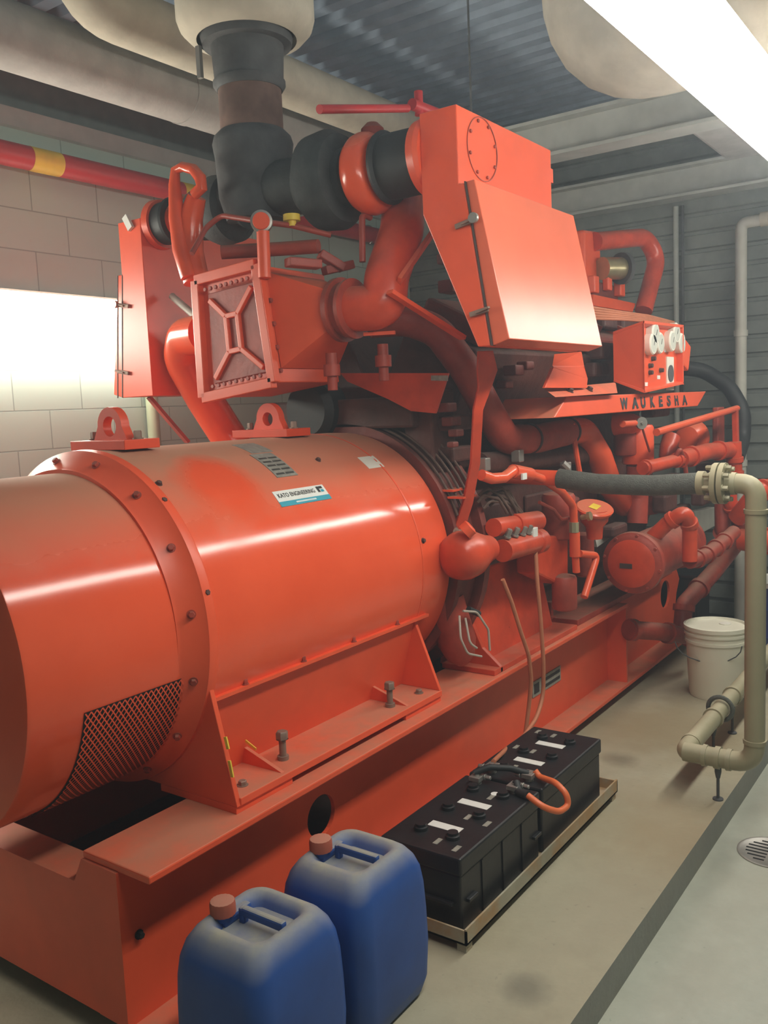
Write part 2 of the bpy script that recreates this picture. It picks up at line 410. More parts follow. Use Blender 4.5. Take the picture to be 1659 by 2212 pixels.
b.box((q0.x, WY-.004, q.z-.035), (q1.x, WY-.0005, q.z+.035)); npz = part('nameplate', b, 'labelgrey', sk, 'small grey nameplate on the side of the rail', smooth=False)
b = MB()
for i in range(2): b.box((q0.x+.10, WY-.0055, q.z-.022+i*.03), (q1.x-.012, WY-.0042, q.z-.008+i*.03))
b.box((q0.x+.015, WY-.0055, q.z-.022), (q0.x+.065, WY-.0042, q.z+.022)); part('nameplate_print', b, 'ink', npz, smooth=False)
b = MB(); b.hexbolt(py(300, 2018, WY-.002), (0, -1, 0), .009, .012); part('bolt', b, 'dark', sk)
for x in (1.5, 3.2, 4.95):
    b = MB(); b.lathe((x, 1.70, PADZ), (0, 0, 1), [(0, .05), (.018, .05), (.018, .032), (RB-PADZ, .032)], 20); part('isolator', b, 'soot', sk)
    b = MB(); b.lathe((x, 2.62, PADZ), (0, 0, 1), [(0, .05), (.018, .05), (.018, .032), (RB-PADZ, .032)], 20); part('isolator', b, 'soot', sk)

# ================================================================== generator
FX = 1.575; SR, SZ = .441, 1.076
gen = thing('generator', 'big orange-red cylindrical generator with round barrel and mesh vent', 'generator', (2.1, GY, RT))
b = MB(); b.lathe((FX+.02, GY, GZ), (1, 0, 0), [(0, GR), (2.70-FX-.02, GR), (2.79-FX-.02, GR-.004), (2.80-FX-.02, GR-.03), (2.80-FX-.02, .2)], 96); part('barrel', b, 'barrel', gen, smooth=50)
b = MB(); b.lathe((1.065, GY, SZ), (1, 0, 0), [(0, .01), (0, .425), (.004, SR-.003), (.012, SR), (.445, SR)], 96); part('front_shroud', b, 'barrel', gen, 'smaller red barrel section at the near end', smooth=50)
b = MB(); b.lathe((FX-.075, GY, GZ), (1, 0, 0), [(0, .40), (0, .442), (.012, .444), (.062, .484), (.066, .490), (.092, .492), (.098, .488), (.098, .30)], 96); ring = part('ring_flange', b, 'redclean', gen, 'round bolted flange between the two barrel sections', smooth=50)
for k in range(16):
    a = 2*PI*(k+.35)/16
    b = MB(); b.hexbolt((FX-.038, GY-.4645*math.cos(a), GZ+.4645*math.sin(a)), (-.63, -.78*math.cos(a), .78*math.sin(a)), .009, .010); part('bolt', b, 'redoldshade', ring)
b = MB(); b.lathe((2.60, GY, GZ), (1, 0, 0), [(0, GR+.0002), (0, GR+.0012), (.008, GR+.0012), (.008, GR+.0002)], 96, cap=False); part('weld_band', b, 'redclean', gen)
# mesh vent on the shroud: real expanded-metal lattice over a dark opening
c = [onbarrel(u, v, SR+.001) for u, v in ((152, 1538), (380, 1465), (372, 1640), (112, 1752))]
xa, xb = (c[0][0]+c[3][0])/2, (c[1][0]+c[2][0])/2; ta = (c[0][1]+c[1][1])/2; tb = -1.28
b = MB(); rows = 30
for i in range(rows): 
    pass
b.loops([[bar(x, ta+(tb-ta)*i/24, SR+.0012)+V((0, 0, SZ-GZ)) for i in range(25)] for x in (xa, xb)], close=False, cap=False); vent = part('vent_opening', b, 'dark', gen, 'dark vent opening low on the near barrel section')
b = MB(); nu, nv = 44, 42
def lat(i, j): return bar(xa+(xb-xa)*i/nu, ta+(tb-ta)*j/nv, SR+.006)+V((0, 0, SZ-GZ))
for j in range(nv):
    for i in range(nu):
        if (i+j) % 2 == 0: prs = ((lat(i, j), lat(i+1, j+1)),)
        else: prs = ((lat(i+1, j), lat(i, j+1)),)
        for p, q in prs:
            d = (q-p).normalized(); nrm = V((0, -(GY-p.y), p.z-GZ)).normalized(); w = d.cross(nrm)*.0018
            vs = [b.bm.verts.new(k) for k in (p-w, p+w, q+w, q-w)]; b.face(vs)
part('vent_mesh', b, 'redclean', vent, 'red expanded metal mesh', smooth=False)
# mounting foot
FTX = 2.605; FZ = .627
ft = MB(); ft.box((FX+.012, 1.645, FZ), (FTX, 1.99, FZ+.022)); foot = part('mounting_foot', ft, 'red', gen, 'long red foot plate bolted on the rail', smooth=False, bev=.003)
b = MB(); b.prism([(FX, 1.735, .985), (FX, 1.647, FZ), (FX, 2.06, FZ), (FX, 2.06, .66), (FX, 1.95, .80), (FX, 1.80, .98)], (.016, 0, 0)); part('end_gusset', b, 'redclean', foot, smooth=False, bev=.002)
b = MB(); b.prism([(FTX-.014, 1.752, .915), (FTX-.014, 1.647, FZ+.022), (FTX-.014, 1.85, FZ+.022), (FTX-.014, 1.83, .86)], (.014, 0, 0)); part('end_gusset', b, 'redclean', foot, smooth=False, bev=.002)
b = MB(); b.loops([[V((x, 1.742, .905)), V((x, 1.815, FZ+.02)), V((x, 1.825, FZ+.02)), V((x, 1.757, .905))] for x in (FX+.016, FTX-.014)]); part('side_plate', b, 'redclean', foot, smooth=False)
b = MB(); b.box((FX+.016, 1.722, .899), (FTX+.05, 1.765, .909)); part('seam_strip', b, 'redclean', foot, smooth=False)
for x in (1.72, 1.97, 2.22, 2.47):
    b = MB(); b.hexbolt((x, 1.735, .909), (0, 0, 1), .008, .014); part('bolt', b, 'redoldshade', foot)
for x in (1.765, 2.40):
    b = MB(); b.prism([(x, 1.812, .70), (x, 1.67, FZ+.026), (x, 1.66, FZ+.022), (x, 1.815, FZ+.022)], (.012, 0, 0)); part('rib', b, 'red', foot, smooth=False)
for (u, v) in ((612, 1640), (843, 1526)):
    p = pz(u, v, FZ+.022); b = MB(); b.lathe(p, (0, 0, 1), [(0, .017), (.012, .017), (.012, .0105), (.062, .0105), (.062, .0185)], 16); b.lathe(p+V((0, 0, .062)), (0, 0, 1), [(0, .0185), (.02, .0185), (.024, .015)], 6); part('jack_bolt', b, 'bolt', foot, 'dull tall jacking bolt')
for (u, v) in ((524, 1696), (905, 1497)):
    p = pz(u, v, FZ+.022); b = MB(); b.hexbolt(p, (0, 0, 1), .012, .012); part('bolt', b, 'bolt', foot)
b = MB()
for (u, v, w) in ((488, 1604, .016), (497, 1660, .022)):
    p = px(u, v, FX); b.bar(p+V((-.001, 0, w)), p+V((-.001, -.008, -w)), .004, .010)
for (u, v) in ((545, 1612), ):
    p = px(u, v, 1.764); b.bar(p+V((-.001, .025, .012)), p+V((-.001, -.015, -.006)), .003, .008)
part('paint_mark', b, 'yellow', foot, 'yellow paint dabs on the gusset edges', smooth=False)
for xs_ in ((FX, 1.80), (2.38, FTX)):
    b = MB(); b.box((xs_[0], 1.652, RT+.0005), (xs_[1], 1.95, FZ)); part('shim', b, 'redclean', foot, smooth=False)
b = MB(); b.box((1.81, 1.70, RT+.0005), (2.37, 1.95, FZ)); part('shim', b, 'grimeshade', foot, smooth=False)  # set-back dark filler, paints in the shaded gap beneath the foot
b = MB(); b.prism([(FX+.012, 2.735, .985), (FX+.012, 2.733, FZ), (FX+.012, 2.33, FZ), (FX+.012, 2.33, .66), (FX+.012, 2.44, .80), (FX+.012, 2.58, .98)], (FTX-FX-.02, 0, 0)); part('mounting_foot', b, 'redclean', gen, smooth=False)
# lifting eyes
def lifting_eye(x, y, z, w, h, hole, base):
    b = MB(); t = .03; n = 24; cz = z+h-.058
    outer = [V((x, y-w*.5, z))]
    for k in range(13):
        a = PI*(1-k/12.0); outer.append(V((x, y+.056*math.cos(a)*1.0, cz+.058*math.sin(a))))
    outer += [V((x, y+w*.5, z))]
    # plate with a hole: each ray from the hole's centre meets the hole and the outline
    o2 = [(p.y-y, p.z-cz) for p in outer]
    def reach(a):
        c_, s_ = math.cos(a), math.sin(a); best = 0
        for i in range(len(o2)):
            (p0, p1), (q0, q1) = o2[i], o2[(i+1) % len(o2)]; e0, e1 = q0-p0, q1-p1; det = c_*e1-s_*e0
            if abs(det) < 1e-12: continue
            tt = (p0*e1-p1*e0)/det; uu = (p0*s_-p1*c_)/det
            if tt > 0 and -1e-6 <= uu <= 1+1e-6: best = max(best, tt)
        return best
    angs = sorted([2*PI*k/48 for k in range(48)]+[math.atan2(o2[0][1], o2[0][0]) % (2*PI), math.atan2(o2[-1][1], o2[-1][0]) % (2*PI)])
    ou = [V((x, y+reach(a)*math.cos(a), cz+reach(a)*math.sin(a))) for a in angs]; inn = [V((x, y+hole*math.cos(a), cz+hole*math.sin(a))) for a in angs]; d_ = V((t, 0, 0))
    n_ = len(angs); Lr = [[b.bm.verts.new(p) for p in r] for r in (inn, ou, [p+d_ for p in ou], [p+d_ for p in inn])]
    for q_ in range(4):
        for i in range(n_):
            k = (i+1) % n_; b.face((Lr[q_][i], Lr[q_][k], Lr[(q_+1) % 4][k], Lr[(q_+1) % 4][i]))
    o = part('lifting_eye', b, 'redwet', gen, smooth=30)
    b = MB(); b.box((x-.05, y-base/2, z-.028), (x+.08, y+base/2, z)); part('eye_base', b, 'redwet', o, smooth=False, bev=.002)
    for dy in (-base*.4, base*.4):
        b = MB(); b.hexbolt((x+.02, y+dy, z), (0, 0, 1), .012, .022); part('bolt', b, 'bolt', o)
lifting_eye(1.70, 2.215, 1.60, .155, .098, .030, .255)
lifting_eye(2.42, 2.24, 1.60, .150, .095, .025, .27)
# plates and stickers lying on the barrel
def patch(name, quad, mat, r, label=None, parent=gen):
    c = [onbarrel(u, v) for u, v in quad]; xs = (c[0][0]+c[3][0])/2, (c[1][0]+c[2][0])/2; ts = (c[0][1]+c[1][1])/2, (c[2][1]+c[3][1])/2
    b = MB(); rows = [[bar(xs[0]+(xs[1]-xs[0])*i, ts[0]+(ts[1]-ts[0])*k/10, GR+r) for k in range(11)] for i in (0, 1)]
    inner = [[bar(xs[0]+(xs[1]-xs[0])*i, ts[0]+(ts[1]-ts[0])*k/10, GR-.002) for k in range(11)] for i in (0, 1)]
    for a, c2 in ((rows[0], rows[1]), (rows[0], inner[0]), (rows[1], inner[1])): b.loops([a, c2], close=False, cap=False)
    b.loops([[rows[0][0], rows[1][0]], [inner[0][0], inner[1][0]]], close=False, cap=False); b.loops([[rows[0][-1], rows[1][-1]], [inner[0][-1], inner[1][-1]]], close=False, cap=False)
    return part(name, b, mat, parent, label), xs, ts
st, xs, ts = patch('maker_sticker', ((588, 1064), (697, 1046), (714, 1079), (607, 1095)), 'label', .0015, 'white and teal sticker reading KATO ENGINEERING')
def onst(r): return lambda s, t: bar(xs[0]+(xs[1]-xs[0])*s, ts[1]+(ts[0]-ts[1])*t, GR+r)
f = onst(.0025)
b = MB(); b.loops([[f(s, t) for t in (0.0, .1, .2, .30)] for s in (0, 1)], close=False, cap=False); part('teal_band', b, 'teal', st)
part('sticker_text', fit_text('KATO ENGINEERING', lambda s, t: f(.05+.72*s, .54+.27*t), bold=.008), 'ink', st, smooth=False)
b = MB(); b.loops([[f(s, t) for t in (.52, .70, .90)] for s in (.83, .875)], close=False, cap=False); b.loops([[f(s, t) for t in (.74, .82, .90)] for s in (.88, .95)], close=False, cap=False); part('sticker_logo', b, 'ink', st)
b = MB(); b.loops([[f(s, t) for t in (.52, .60, .68)] for s in (.89, .95)], close=False, cap=False); part('sticker_logo', b, 'teal', st)
g_ = onst(.0035); b = MB(); b.loops([[g_(s, t) for t in (.10, .2)] for s in (.30, .70)], close=False, cap=False); part('sticker_small_print', b, 'inkpale', st)
npt, xs2, ts2 = patch('nameplate', ((545, 984), (588, 977), (637, 1026), (596, 1034)), 'labelgrey', .002, 'dull grey nameplate on top of the barrel')
b = MB()
for i in range(5):
    for (s0, s1) in ((.08, .45), (.52, .92)):
        t0 = .08+.16*i; b.loops([[bar(xs2[0]+(xs2[1]-xs2[0])*s, ts2[1]+(ts2[0]-ts2[1])*t, GR+.003) for t in (t0, t0+.06)] for s in (s0, s1)], close=False, cap=False)
part('nameplate_print', b, 'inkgrey', npt, smooth=False)
patch('nameplate', ((505, 962), (545, 957), (586, 974), (545, 982)), 'labelgrey', .0012, 'dusty upper plate next to the nameplate')
for (u, v) in ((343, 1045), (354, 1082), (446, 1280), (687, 994), (914, 1168)):
    x_, t_ = onbarrel(u, v); b = MB(); b.hexbolt(bar(x_, t_, GR-.001), (0, -math.cos(t_), math.sin(t_)), .008, .008); part('bolt', b, 'grimeshade', gen, 'dark bolt head on the barrel')
patch('paper_tag', ((773, 989), (806, 984), (829, 1008), (797, 1013)), 'white', .001, 'small pale tag near the far end of the barrel')

# ================================================================== engine
eng = thing('engine', 'large red V-type gas engine with pipes behind the generator', 'engine', (4.0, GY, RT))
def ep(name, mb, mat='red', label=None, parent=eng, **k): return part(name, mb, mat, parent, label, **k)
# flywheel housing and block
b = MB(); b.lathe((2.80, GY, GZ), (1, 0, 0), [(0, .46), (0, .515), (.03, .515), (.03, .50), (.16, .50), (.16, .54), (.20, .54), (.20, .3)], 64); fh = ep('flywheel_housing', b, 'reddark')
for (u, v) in ((962, 1060), (985, 1075)):
    p = px(u, v, 2.82); b = MB(); b.box((p.x-.004, p.y-.035, p.z-.004), (p.x+.09, p.y+.035, p.z+.004)); part('lug', b, 'red', fh, smooth=False)
b = MB(); b.prism([(3.0, 1.88, .74), (3.0, 1.80, 1.0), (3.0, 1.80, 1.30), (3.0, 1.90, 1.62), (3.0, 2.50, 1.62), (3.0, 2.60, 1.30), (3.0, 2.60, 1.0), (3.0, 2.52, .74)], (2.35, 0, 0)); blk = ep('crankcase', b, 'grimeshade', smooth=False, bev=.01)
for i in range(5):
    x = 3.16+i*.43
    b = MB(); b.box((x, 1.782, .98), (x+.30, 1.80, 1.24)); d = part('inspection_cover', b, 'grimeshade', blk, smooth=False, bev=.01)
b = MB(); b.box((3.0, 1.92, PADZ+.28), (5.3, 2.46, .745)); ep('oil_pan', b, 'grimeshade', smooth=False, bev=.02)
# vee banks with heads and rocker covers
for sgn, nm in ((-1, 'r'), (1, 'l')):
    a = sgn*math.radians(27)
    rot = Matrix.Rotation(-a, 3, 'X')
    b = MB(); b.box((3.05, GY-.17, 1.55), (5.32, GY+.17, 2.02), rot, (4.2, GY, 1.3)); bank = ep('cylinder_bank', b, 'grimeshade', smooth=False, bev=.01)
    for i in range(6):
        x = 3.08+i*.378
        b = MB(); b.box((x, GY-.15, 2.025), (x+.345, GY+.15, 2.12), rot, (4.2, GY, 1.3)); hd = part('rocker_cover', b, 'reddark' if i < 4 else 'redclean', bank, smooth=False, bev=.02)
        b = MB(); q = V((4.2, GY, 1.3))+rot@(V((x+.17, GY-.05, 2.12))-V((4.2, GY, 1.3))); dd = rot@V((0, 0, 1)); b.cyl(q, q+dd*.03, .035); part('plug_cap', b, 'redoldshade', hd)
# gear case and mass seen above the generator
b = MB(); b.box((2.86, 1.93, 1.30), (3.04, 2.50, 1.75)); ep('gear_case', b, 'grimeshade', smooth=False, bev=.02)
b = MB(); b.lathe((2.74, 2.33, 1.66), (1, 0, 0), [(0, .01), (0, .10), (.03, .125), (.12, .125)], 32); ep('governor_drive', b, 'rubber')
b = MB(); b.box((2.80, 1.86, 1.58), (2.95, 2.62, 1.70)); ep('front_bracket', b, 'grimeshade', smooth=False, bev=.01)
# wiring that lies along the flywheel housing rim
loom = MB()
for k in range(5):
    r0 = .525+.012*k; loom.tube([V((2.83+.02*k, GY-r0*math.cos(t), GZ+r0*math.sin(t))) for t in [math.radians(q) for q in range(18+3*k, 108, 6)]], .0055, n=8)
ep('wiring_loom', loom, 'wire', 'dusty wiring bundle curving over the flywheel housing')
# --- aftercooler box and its piped side
AX = 2.36
pl = [px(u, v, AX) for u, v in ((430, 607), (560, 572), (597, 826), (446, 860))]
b = MB(); b.hull8(pl, [p+V((.36, 0, 0)) for p in pl]); ac = ep('aftercooler', b, 'red', 'boxy red aftercooler with a cross-ribbed end cover', smooth=False, bev=.004)
fr = MB()
def lerp(a, b_, t): return a+(b_-a)*t
def inpl(s, t, dx=0.0): return lerp(lerp(pl[0], pl[1], s), lerp(pl[3], pl[2], s), t)+V((dx, 0, 0))
for (a, c2) in (((0, 0), (1, 0)), ((1, 0), (1, 1)), ((1, 1), (0, 1)), ((0, 1), (0, 0))):
    fr.bar(inpl(*a, -.012), inpl(*c2, -.012), .038, .03, (1, 0, 0))
fr.box((AX-.005, min(p.y for p in pl)-.012, 0), (AX-.004, min(p.y for p in pl)-.011, .001)) if False else None
part('cover_frame', fr, 'red', ac, smooth=False, bev=.003)
b = MB(); b.hull8([inpl(.16, .13, -.008), inpl(.92, .13, -.008), inpl(.92, .90, -.008), inpl(.16, .90, -.008)], [inpl(.16, .13, .01), inpl(.92, .13, .01), inpl(.92, .90, .01), inpl(.16, .90, .01)]); cov = part('end_cover', b, 'redoldshade', ac, 'dusty end cover with X ribs', smooth=False, bev=.003)
xr = MB()
for (a, c2) in (((.20, .19), (.44, .36)), ((.88, .17), (.62, .36)), ((.44, .36), (.62, .36)), ((.44, .36), (.44, .66)), ((.62, .36), (.62, .66)), ((.44, .66), (.62, .66)), ((.44, .66), (.20, .86)), ((.62, .66), (.90, .86))):
    xr.bar(inpl(*a, -.013), inpl(*c2, -.013), .020, .016, (1, 0, 0))
part('cross_rib', xr, 'redclean', cov, smooth=False, bev=.003)
for k in range(9):
    for t in (.105, .925):
        b = MB(); b.hexbolt(inpl(.2+.085*k, t, -.026), (-1, 0, 0), .008, .008, False); part('cover_bolt', b, 'redoldshade', ac)
for k in range(5):
    b = MB(); b.hexbolt(pl[1].lerp(pl[2], .1+.2*k)+V((.02, -.002, 0)), (0, -1, 0), .009, .012, False); part('bolt', b, 'redoldshade', ac)
# hopper from the box side to a round outlet, then the swan-neck pipe up to the compressor
oc = V((2.53, 1.955, py(722, 668, 1.955).z)); rr_ = .088
sq = [pl[1]+V((.03, 0, -.02)), pl[1]+V((.35, 0, -.02)), pl[2]+V((.35, 0, .05)), pl[2]+V((.03, 0, .05))]
n = 32; A = []; B_ = []
for k in range(n):
    t = 4*k/n; i = int(t); A.append(sq[i].lerp(sq[(i+1) % 4], t-i)); an = 2*PI*k/n
    B_.append(V((oc.x-rr_*math.cos(an+PI/4), oc.y, oc.z+rr_*math.sin(an+PI/4))))
b = MB(); b.loops([A, B_]); part('side_hopper', b, 'red', ac)
b = MB(); b.lathe(oc+V((0, .01, 0)), (0, -1, 0), [(0, .09), (0, .112), (.02, .112), (.02, .095), (.05, .095), (.05, .104), (.065, .104), (.065, .08)], 40); part('pipe_clamp', b, 'redoldshade', ac)
sw = MB(); sw.tube([oc+V((0, -.03, 0)), oc+V((.03, -.16, -.005)), py(835, 600, 1.80), py(868, 500, 1.80), py(872, 440, 1.84)], .078, .16, 28); ep('swan_neck_pipe', sw, 'redmid', 'thick red pipe rising from the aftercooler to the compressor')
b = MB(); p = oc+V((.02, -.075, -.09)); b.bar(p, p+V((.05, -.10, 0)), .02, .012); ep('clamp_bolt', b, 'redclean', smooth=False)
for (u, v, y) in ((717, 800, 1.98), (828, 780, 1.86)):
    p = py(u, v, y); b = MB(); b.lathe(p-V((0, 0, .07)), (0, 0, 1), [(0, .018), (.05, .018), (.05, .03), (.09, .03), (.09, .02), (.13, .02)], 16); ep('stud_mount', b, 'redoldshade')
# top pipe of the aftercooler, gauge post, thin lines
b = ptube(((478, 545, 2.36), (600, 538, 2.2), (688, 532, 2.05)), 15, .1); ep('coolant_pipe', b, 'redoldshade')
b = MB(); b.tube([py(572, 600, 2.14), py(568, 500, 2.14)], rad(py(568, 500, 2.14), 14)); post = ep('gauge_post', b, 'redclean', 'upright red post with a round cap on the aftercooler corner')
p = py(565, 479, 2.14); b = MB(); dcam = V((-.8, -.6, 0)); b.lathe(p-dcam*.012, dcam, [(0, .038), (.024, .038), (.026, .032)], 24); part('gauge_rim', b, 'steel', post)
b = MB(); b.lathe(p+dcam*.014, dcam, [(0, .03), (.008, .028)], 24); part('gauge_face', b, 'redclean', post)
b = ptube(((414, 548, 2.45), (445, 492, 2.45), (478, 465, 2.40), (560, 478, 2.18), (630, 487, 2.1), (715, 508, 2.0)), 6, .05, 10); ep('oil_line', b, 'redoldshade')
b = MB(); p = py(630, 470, 2.1); b.lathe(p-V((0, 0, .012)), (0, 0, 1), [(0, .03), (.022, .03)], 16); b.cyl(p-V((0, 0, .03)), p-V((0, 0, .012)), .015); ep('valve_cap', b, 'yellow', 'small yellow valve cap between the turbochargers')
for (u0, v0, u1, v1) in ((690, 548, 742, 580), (700, 585, 760, 572), (620, 566, 690, 572)):
    b = MB(); b.bar(py(u0, v0, 2.05), py(u1, v1, 2.0), .05, .03); ep('top_bracket', b, 'redoldshade', smooth=False, bev=.004)
b = ptube(((800, 470, 1.88), (782, 462, 1.88), (783, 566, 1.88)), 7, .03, 10); ep('oil_drain_line', b, 'redoldshade')
# --- twin turbochargers
def scroll(cx, cy, cz, sgn, label, hose_to, ts=1.0, td=.05, ss=1.0):
    """snail shaped compressor housing, axis along y; sgn -1 faces the near side"""
    b = MB(); L = []; R0, r0 = .098*ss, .046*ss
    for k in range(40):
        a = 2*PI*k/40*1.0; g = .72+.33*k/39
        c_ = V((cx+R0*math.cos(a)*(.95+.08*k/39), cy, cz+R0*math.sin(a)*(.95+.08*k/39))); rd = V((math.cos(a), 0, math.sin(a)))
        L.append([c_+rd*r0*g*math.cos(t)+V((0, 1, 0))*r0*1.25*g*math.sin(t) for t in [2*PI*q/14 for q in range(14)]])
    b.loops(L); tb_ = ep('compressor_housing', b, 'redgloss', label)
    b = MB(); b.lathe((cx, cy-.03*sgn, cz), (0, sgn, 0), [(0, .05*ss), (0, .10*ss), (.06, .095*ss), (.10, .10*ss), (.10, .07*ss)], 36); part('compressor_inlet', b, 'redgloss', tb_)
    b = MB(); b.lathe((cx, cy+sgn*.07, cz), (0, sgn, 0), [(t_, r_*(1 if ss == 1 else .80)) for t_, r_ in ((0, .118), (.012, .122), (.02, .108), (hose_to-.02, .106), (hose_to-.012, .116), (hose_to, .116))], 36); part('intake_hose', b, 'rubber', tb_, 'black rubber intake sleeve')
    b = MB(); b.lathe((cx, cy-td*sgn, cz), (0, -sgn, 0), [(t, r*ts) for t, r in ((0, .07), (.02, .10), (.05, .10), (.06, .15), (.10, .172), (.17, .165), (.20, .12), (.25, .09))], 40); part('turbine_housing', b, 'iron', tb_, 'sooty dark turbine housing')
    return tb_
tz = px(800, 372, 2.6).z
scroll(2.60, 1.86, tz, -1, 'glossy red compressor snail on the near turbocharger', .19)
tz2 = px(480, 472, 2.7).z
scroll(2.60, 2.77, tz2, 1, 'red compressor snail on the far turbocharger', .12, .78, .08, .70)
b = MB(); p = py(805, 292, 1.86); b.lathe(p-V((0, 0, .05)), (0, 0, 1), [(0, .045), (.07, .04), (.09, .02)], 20); ep('compressor_outlet', b, 'redoldshade')
# far side: looped pipe and elbow seen left of the aftercooler
lp = [px(u, v, 2.36) for u, v in ((408, 600), (392, 540), (382, 470), (377, 400), (379, 368), (395, 360), (418, 366), (433, 385), (436, 405), (420, 420))]
b = MB(); b.tube(lp, [.030, .034, .030, .022, .018, .018, .02, .022, .022, .02], n=14); ep('looped_pipe', b, 'redgloss', 'tall glossy red looped pipe by the far turbocharger')
b = MB(); b.tube([px(u, v, 2.40) for u, v in ((425, 610), (410, 545), (412, 470), (425, 425))], [.05, .052, .046, .035], n=18); ep('compressor_duct', b, 'redgloss')
b = MB(); b.tube([px(445, 720, 2.5), px(400, 728, 2.56), px(392, 775, 2.60), px(440, 860, 2.66), px(520, 985, 2.74)], .077, .09, 24); ep('charge_pipe', b, 'redgloss', 'thick red charge pipe curving down on the far side')
b = MB(); b.strip([px(322, 858, 2.6), px(345, 885, 2.62), px(405, 955, 2.68)], .05, .014, (.4, .9, 0)); ep('far_brace', b, 'redoldshade', smooth=False)
b = ptube(((372, 640, 2.9), (430, 690, 2.7)), 8, 0, 10); ep('pale_brace', b, 'paletube', 'pale bar behind the aftercooler')
# --- manifold, arch pipe, braces on the near side
b = MB(); P = [py(u, v, y) for u, v, y in ((800, 695, 2.05), (880, 690, 1.95), (945, 715, 1.84), (1008, 800, 1.74), (1050, 880, 1.70), (1092, 950, 1.70), (1160, 948, 1.70), (1228, 932, 1.70))]
b.tube(P, .062, .16, 26); arch = ep('intake_pipe', b, 'redoldshade', 'thick red pipe arching from the aftercooler along the engine')
for (u, v) in ((1142, 948), (1226, 932)):
    p = py(u, v, 1.70); b = MB(); b.lathe(p-V((.008, 0, 0)), (1, 0, 0), [(0, .06), (0, .066), (.016, .066), (.016, .06)], 28); part('pipe_band', b, 'gasket', arch)
b = MB(); P = [py(u, v, y) for u, v, y in ((1226, 932, 1.70), (1262, 930, 1.70), (1295, 985, 1.68), (1318, 1050, 1.68), (1348, 1092, 1.70), (1385, 1070, 1.74))]
b.tube(P, .062, .12, 24); ep('intake_pipe', b, 'redgloss', 'red elbow dropping behind the braided hose')
b = ptube(((1035, 1003, 1.74), (1160, 990, 1.74), (1300, 978, 1.74)), 22, 0, 20); mf = ep('exhaust_manifold', b, 'grimeshade')
for (u, v) in ((1045, 1003), (1118, 985), (1222, 1010)):
    p = py(u, v, 1.66); b = MB(); b.box(tuple(p-V((.02, .02, .025))), tuple(p+V((.02, .02, .025)))); part('lug', b, 'steel', mf, smooth=False, bev=.004)
b = MB(); b.bar(py(862, 608, 1.72), py(942, 492, 1.72), .032, .014, (1, -1, 0)); ep('diagonal_brace', b, 'red', smooth=False)
b = MB(); b.bar(py(842, 630, 1.72), py(1000, 730, 1.62), .034, .014, (0, 0, 1)); ep('diagonal_brace', b, 'red', smooth=False)
gp = [px(u, v, 2.78) for u, v in ((735, 806), (968, 806), (940, 893), (888, 888), (838, 862), (750, 824))]
b = MB(); b.prism(gp, (.012, 0, 0)); gus = ep('gusset_plate', b, 'redmid', 'flat red gusset plate under the arch pipe', smooth=False)
b = MB(); q = [px(u, v, 2.777) for u, v in ((931, 811), (967, 811), (967, 823), (931, 822))]; b.prism(q, (.003, 0, 0)); part('plate_tag', b, 'labelgrey', gus, smooth=False)
b = MB(); b.box((2.85, 1.80, 1.40), (3.02, 1.93, 1.72)); b.box((2.90, 1.74, 1.56), (3.05, 1.86, 1.62)); b.box((2.90, 1.74, 1.44), (3.05, 1.86, 1.50)); ep('front_casting', b, 'grimeshade', smooth=False, bev=.01)
for (u, v, y, w) in ((965, 880, 1.75, .05), (975, 910, 1.75, .05), (985, 935, 1.72, .04), (978, 960, 1.7, .03), (1110, 800, 1.7, .06), (1135, 790, 1.68, .05), (1090, 830, 1.75, .05), (975, 620, 1.85, .07), (968, 560, 1.9, .06)):
    p = py(u, v, y); b = MB(); b.box(tuple(p-V((w*.7, w*.5, w*.35))), tuple(p+V((w*.7, w*.5, w*.35)))); ep('small_bracket', b, 'reddark', smooth=False, bev=.006)
# strut from the near air cleaner to the flywheel housing
st_ = MB(); kn = [py(1048, 758, 1.52), py(1052, 800, 1.52), py(1047, 835, 1.53), py(1032, 885, 1.55), py(1026, 1000, 1.60), py(1010, 1085, 1.66), py(986, 1158, 1.70)]
st_.strip(kn, [.055, .075, .05, .036, .036, .040, .046], .016, (.78, -.62, 0)); strut = ep('support_strut', st_, 'redmid', 'long bent red flat-bar strut below the near air cleaner', smooth=30, bev=.002)
b = MB(); b.hexbolt(py(984, 1152, 1.685), (0, -1, 0), .016, .02); part('bolt', b, 'bolt', strut)
# starter motor
sc = py(1022, 1196, 1.62)
b = MB(); b.lathe(sc-V((.12, -.02, 0)), (1, -.05, 0), [(0, .02), (.008, .055), (.03, .082), (.07, .092), (.12, .088), (.17, .070), (.22, .055), (.25, .050), (.26, .03)], 32); stm = ep('starter_motor', b, 'redmid', 'red starter motor beside the flywheel housing')
b = MB(); b.lathe(py(1085, 1190, 1.60), py(1158, 1170, 1.60)-py(1085, 1190, 1.60), [(0, .03), (0, .044), (.28, .044), (.285, .052), (.33, .052), (.335, .03)], 24); part('starter_body', b, 'redmid', stm)
b = MB(); b.lathe(py(1066, 1140, 1.62), py(1148, 1127, 1.62)-py(1066, 1140, 1.62), [(0, .02), (0, .036), (.17, .036), (.17, .042), (.38, .042), (.38, .02)], 24); part('solenoid', b, 'redmid', stm)
for i, u in enumerate((1095, 1112, 1128, 1140)):
    p = py(u, 1160-i*3, 1.59); b = MB(); b.hexbolt(p, (0, -.5, 1), .012, .03); part('terminal', b, 'steel', stm)
b = MB(); p = py(1152, 1150, 1.58); b.box(tuple(p-V((.02, .012, .02))), tuple(p+V((.02, .012, .02)))); part('terminal_block', b, 'label', stm, smooth=False, bev=.003)
b = MB(); p = py(1003, 1150, 1.60); b.lathe(p, (.4, -.6, .6), [(0, .03), (.03, .03), (.035, .018)], 16); part('starter_lug', b, 'redclean', stm)
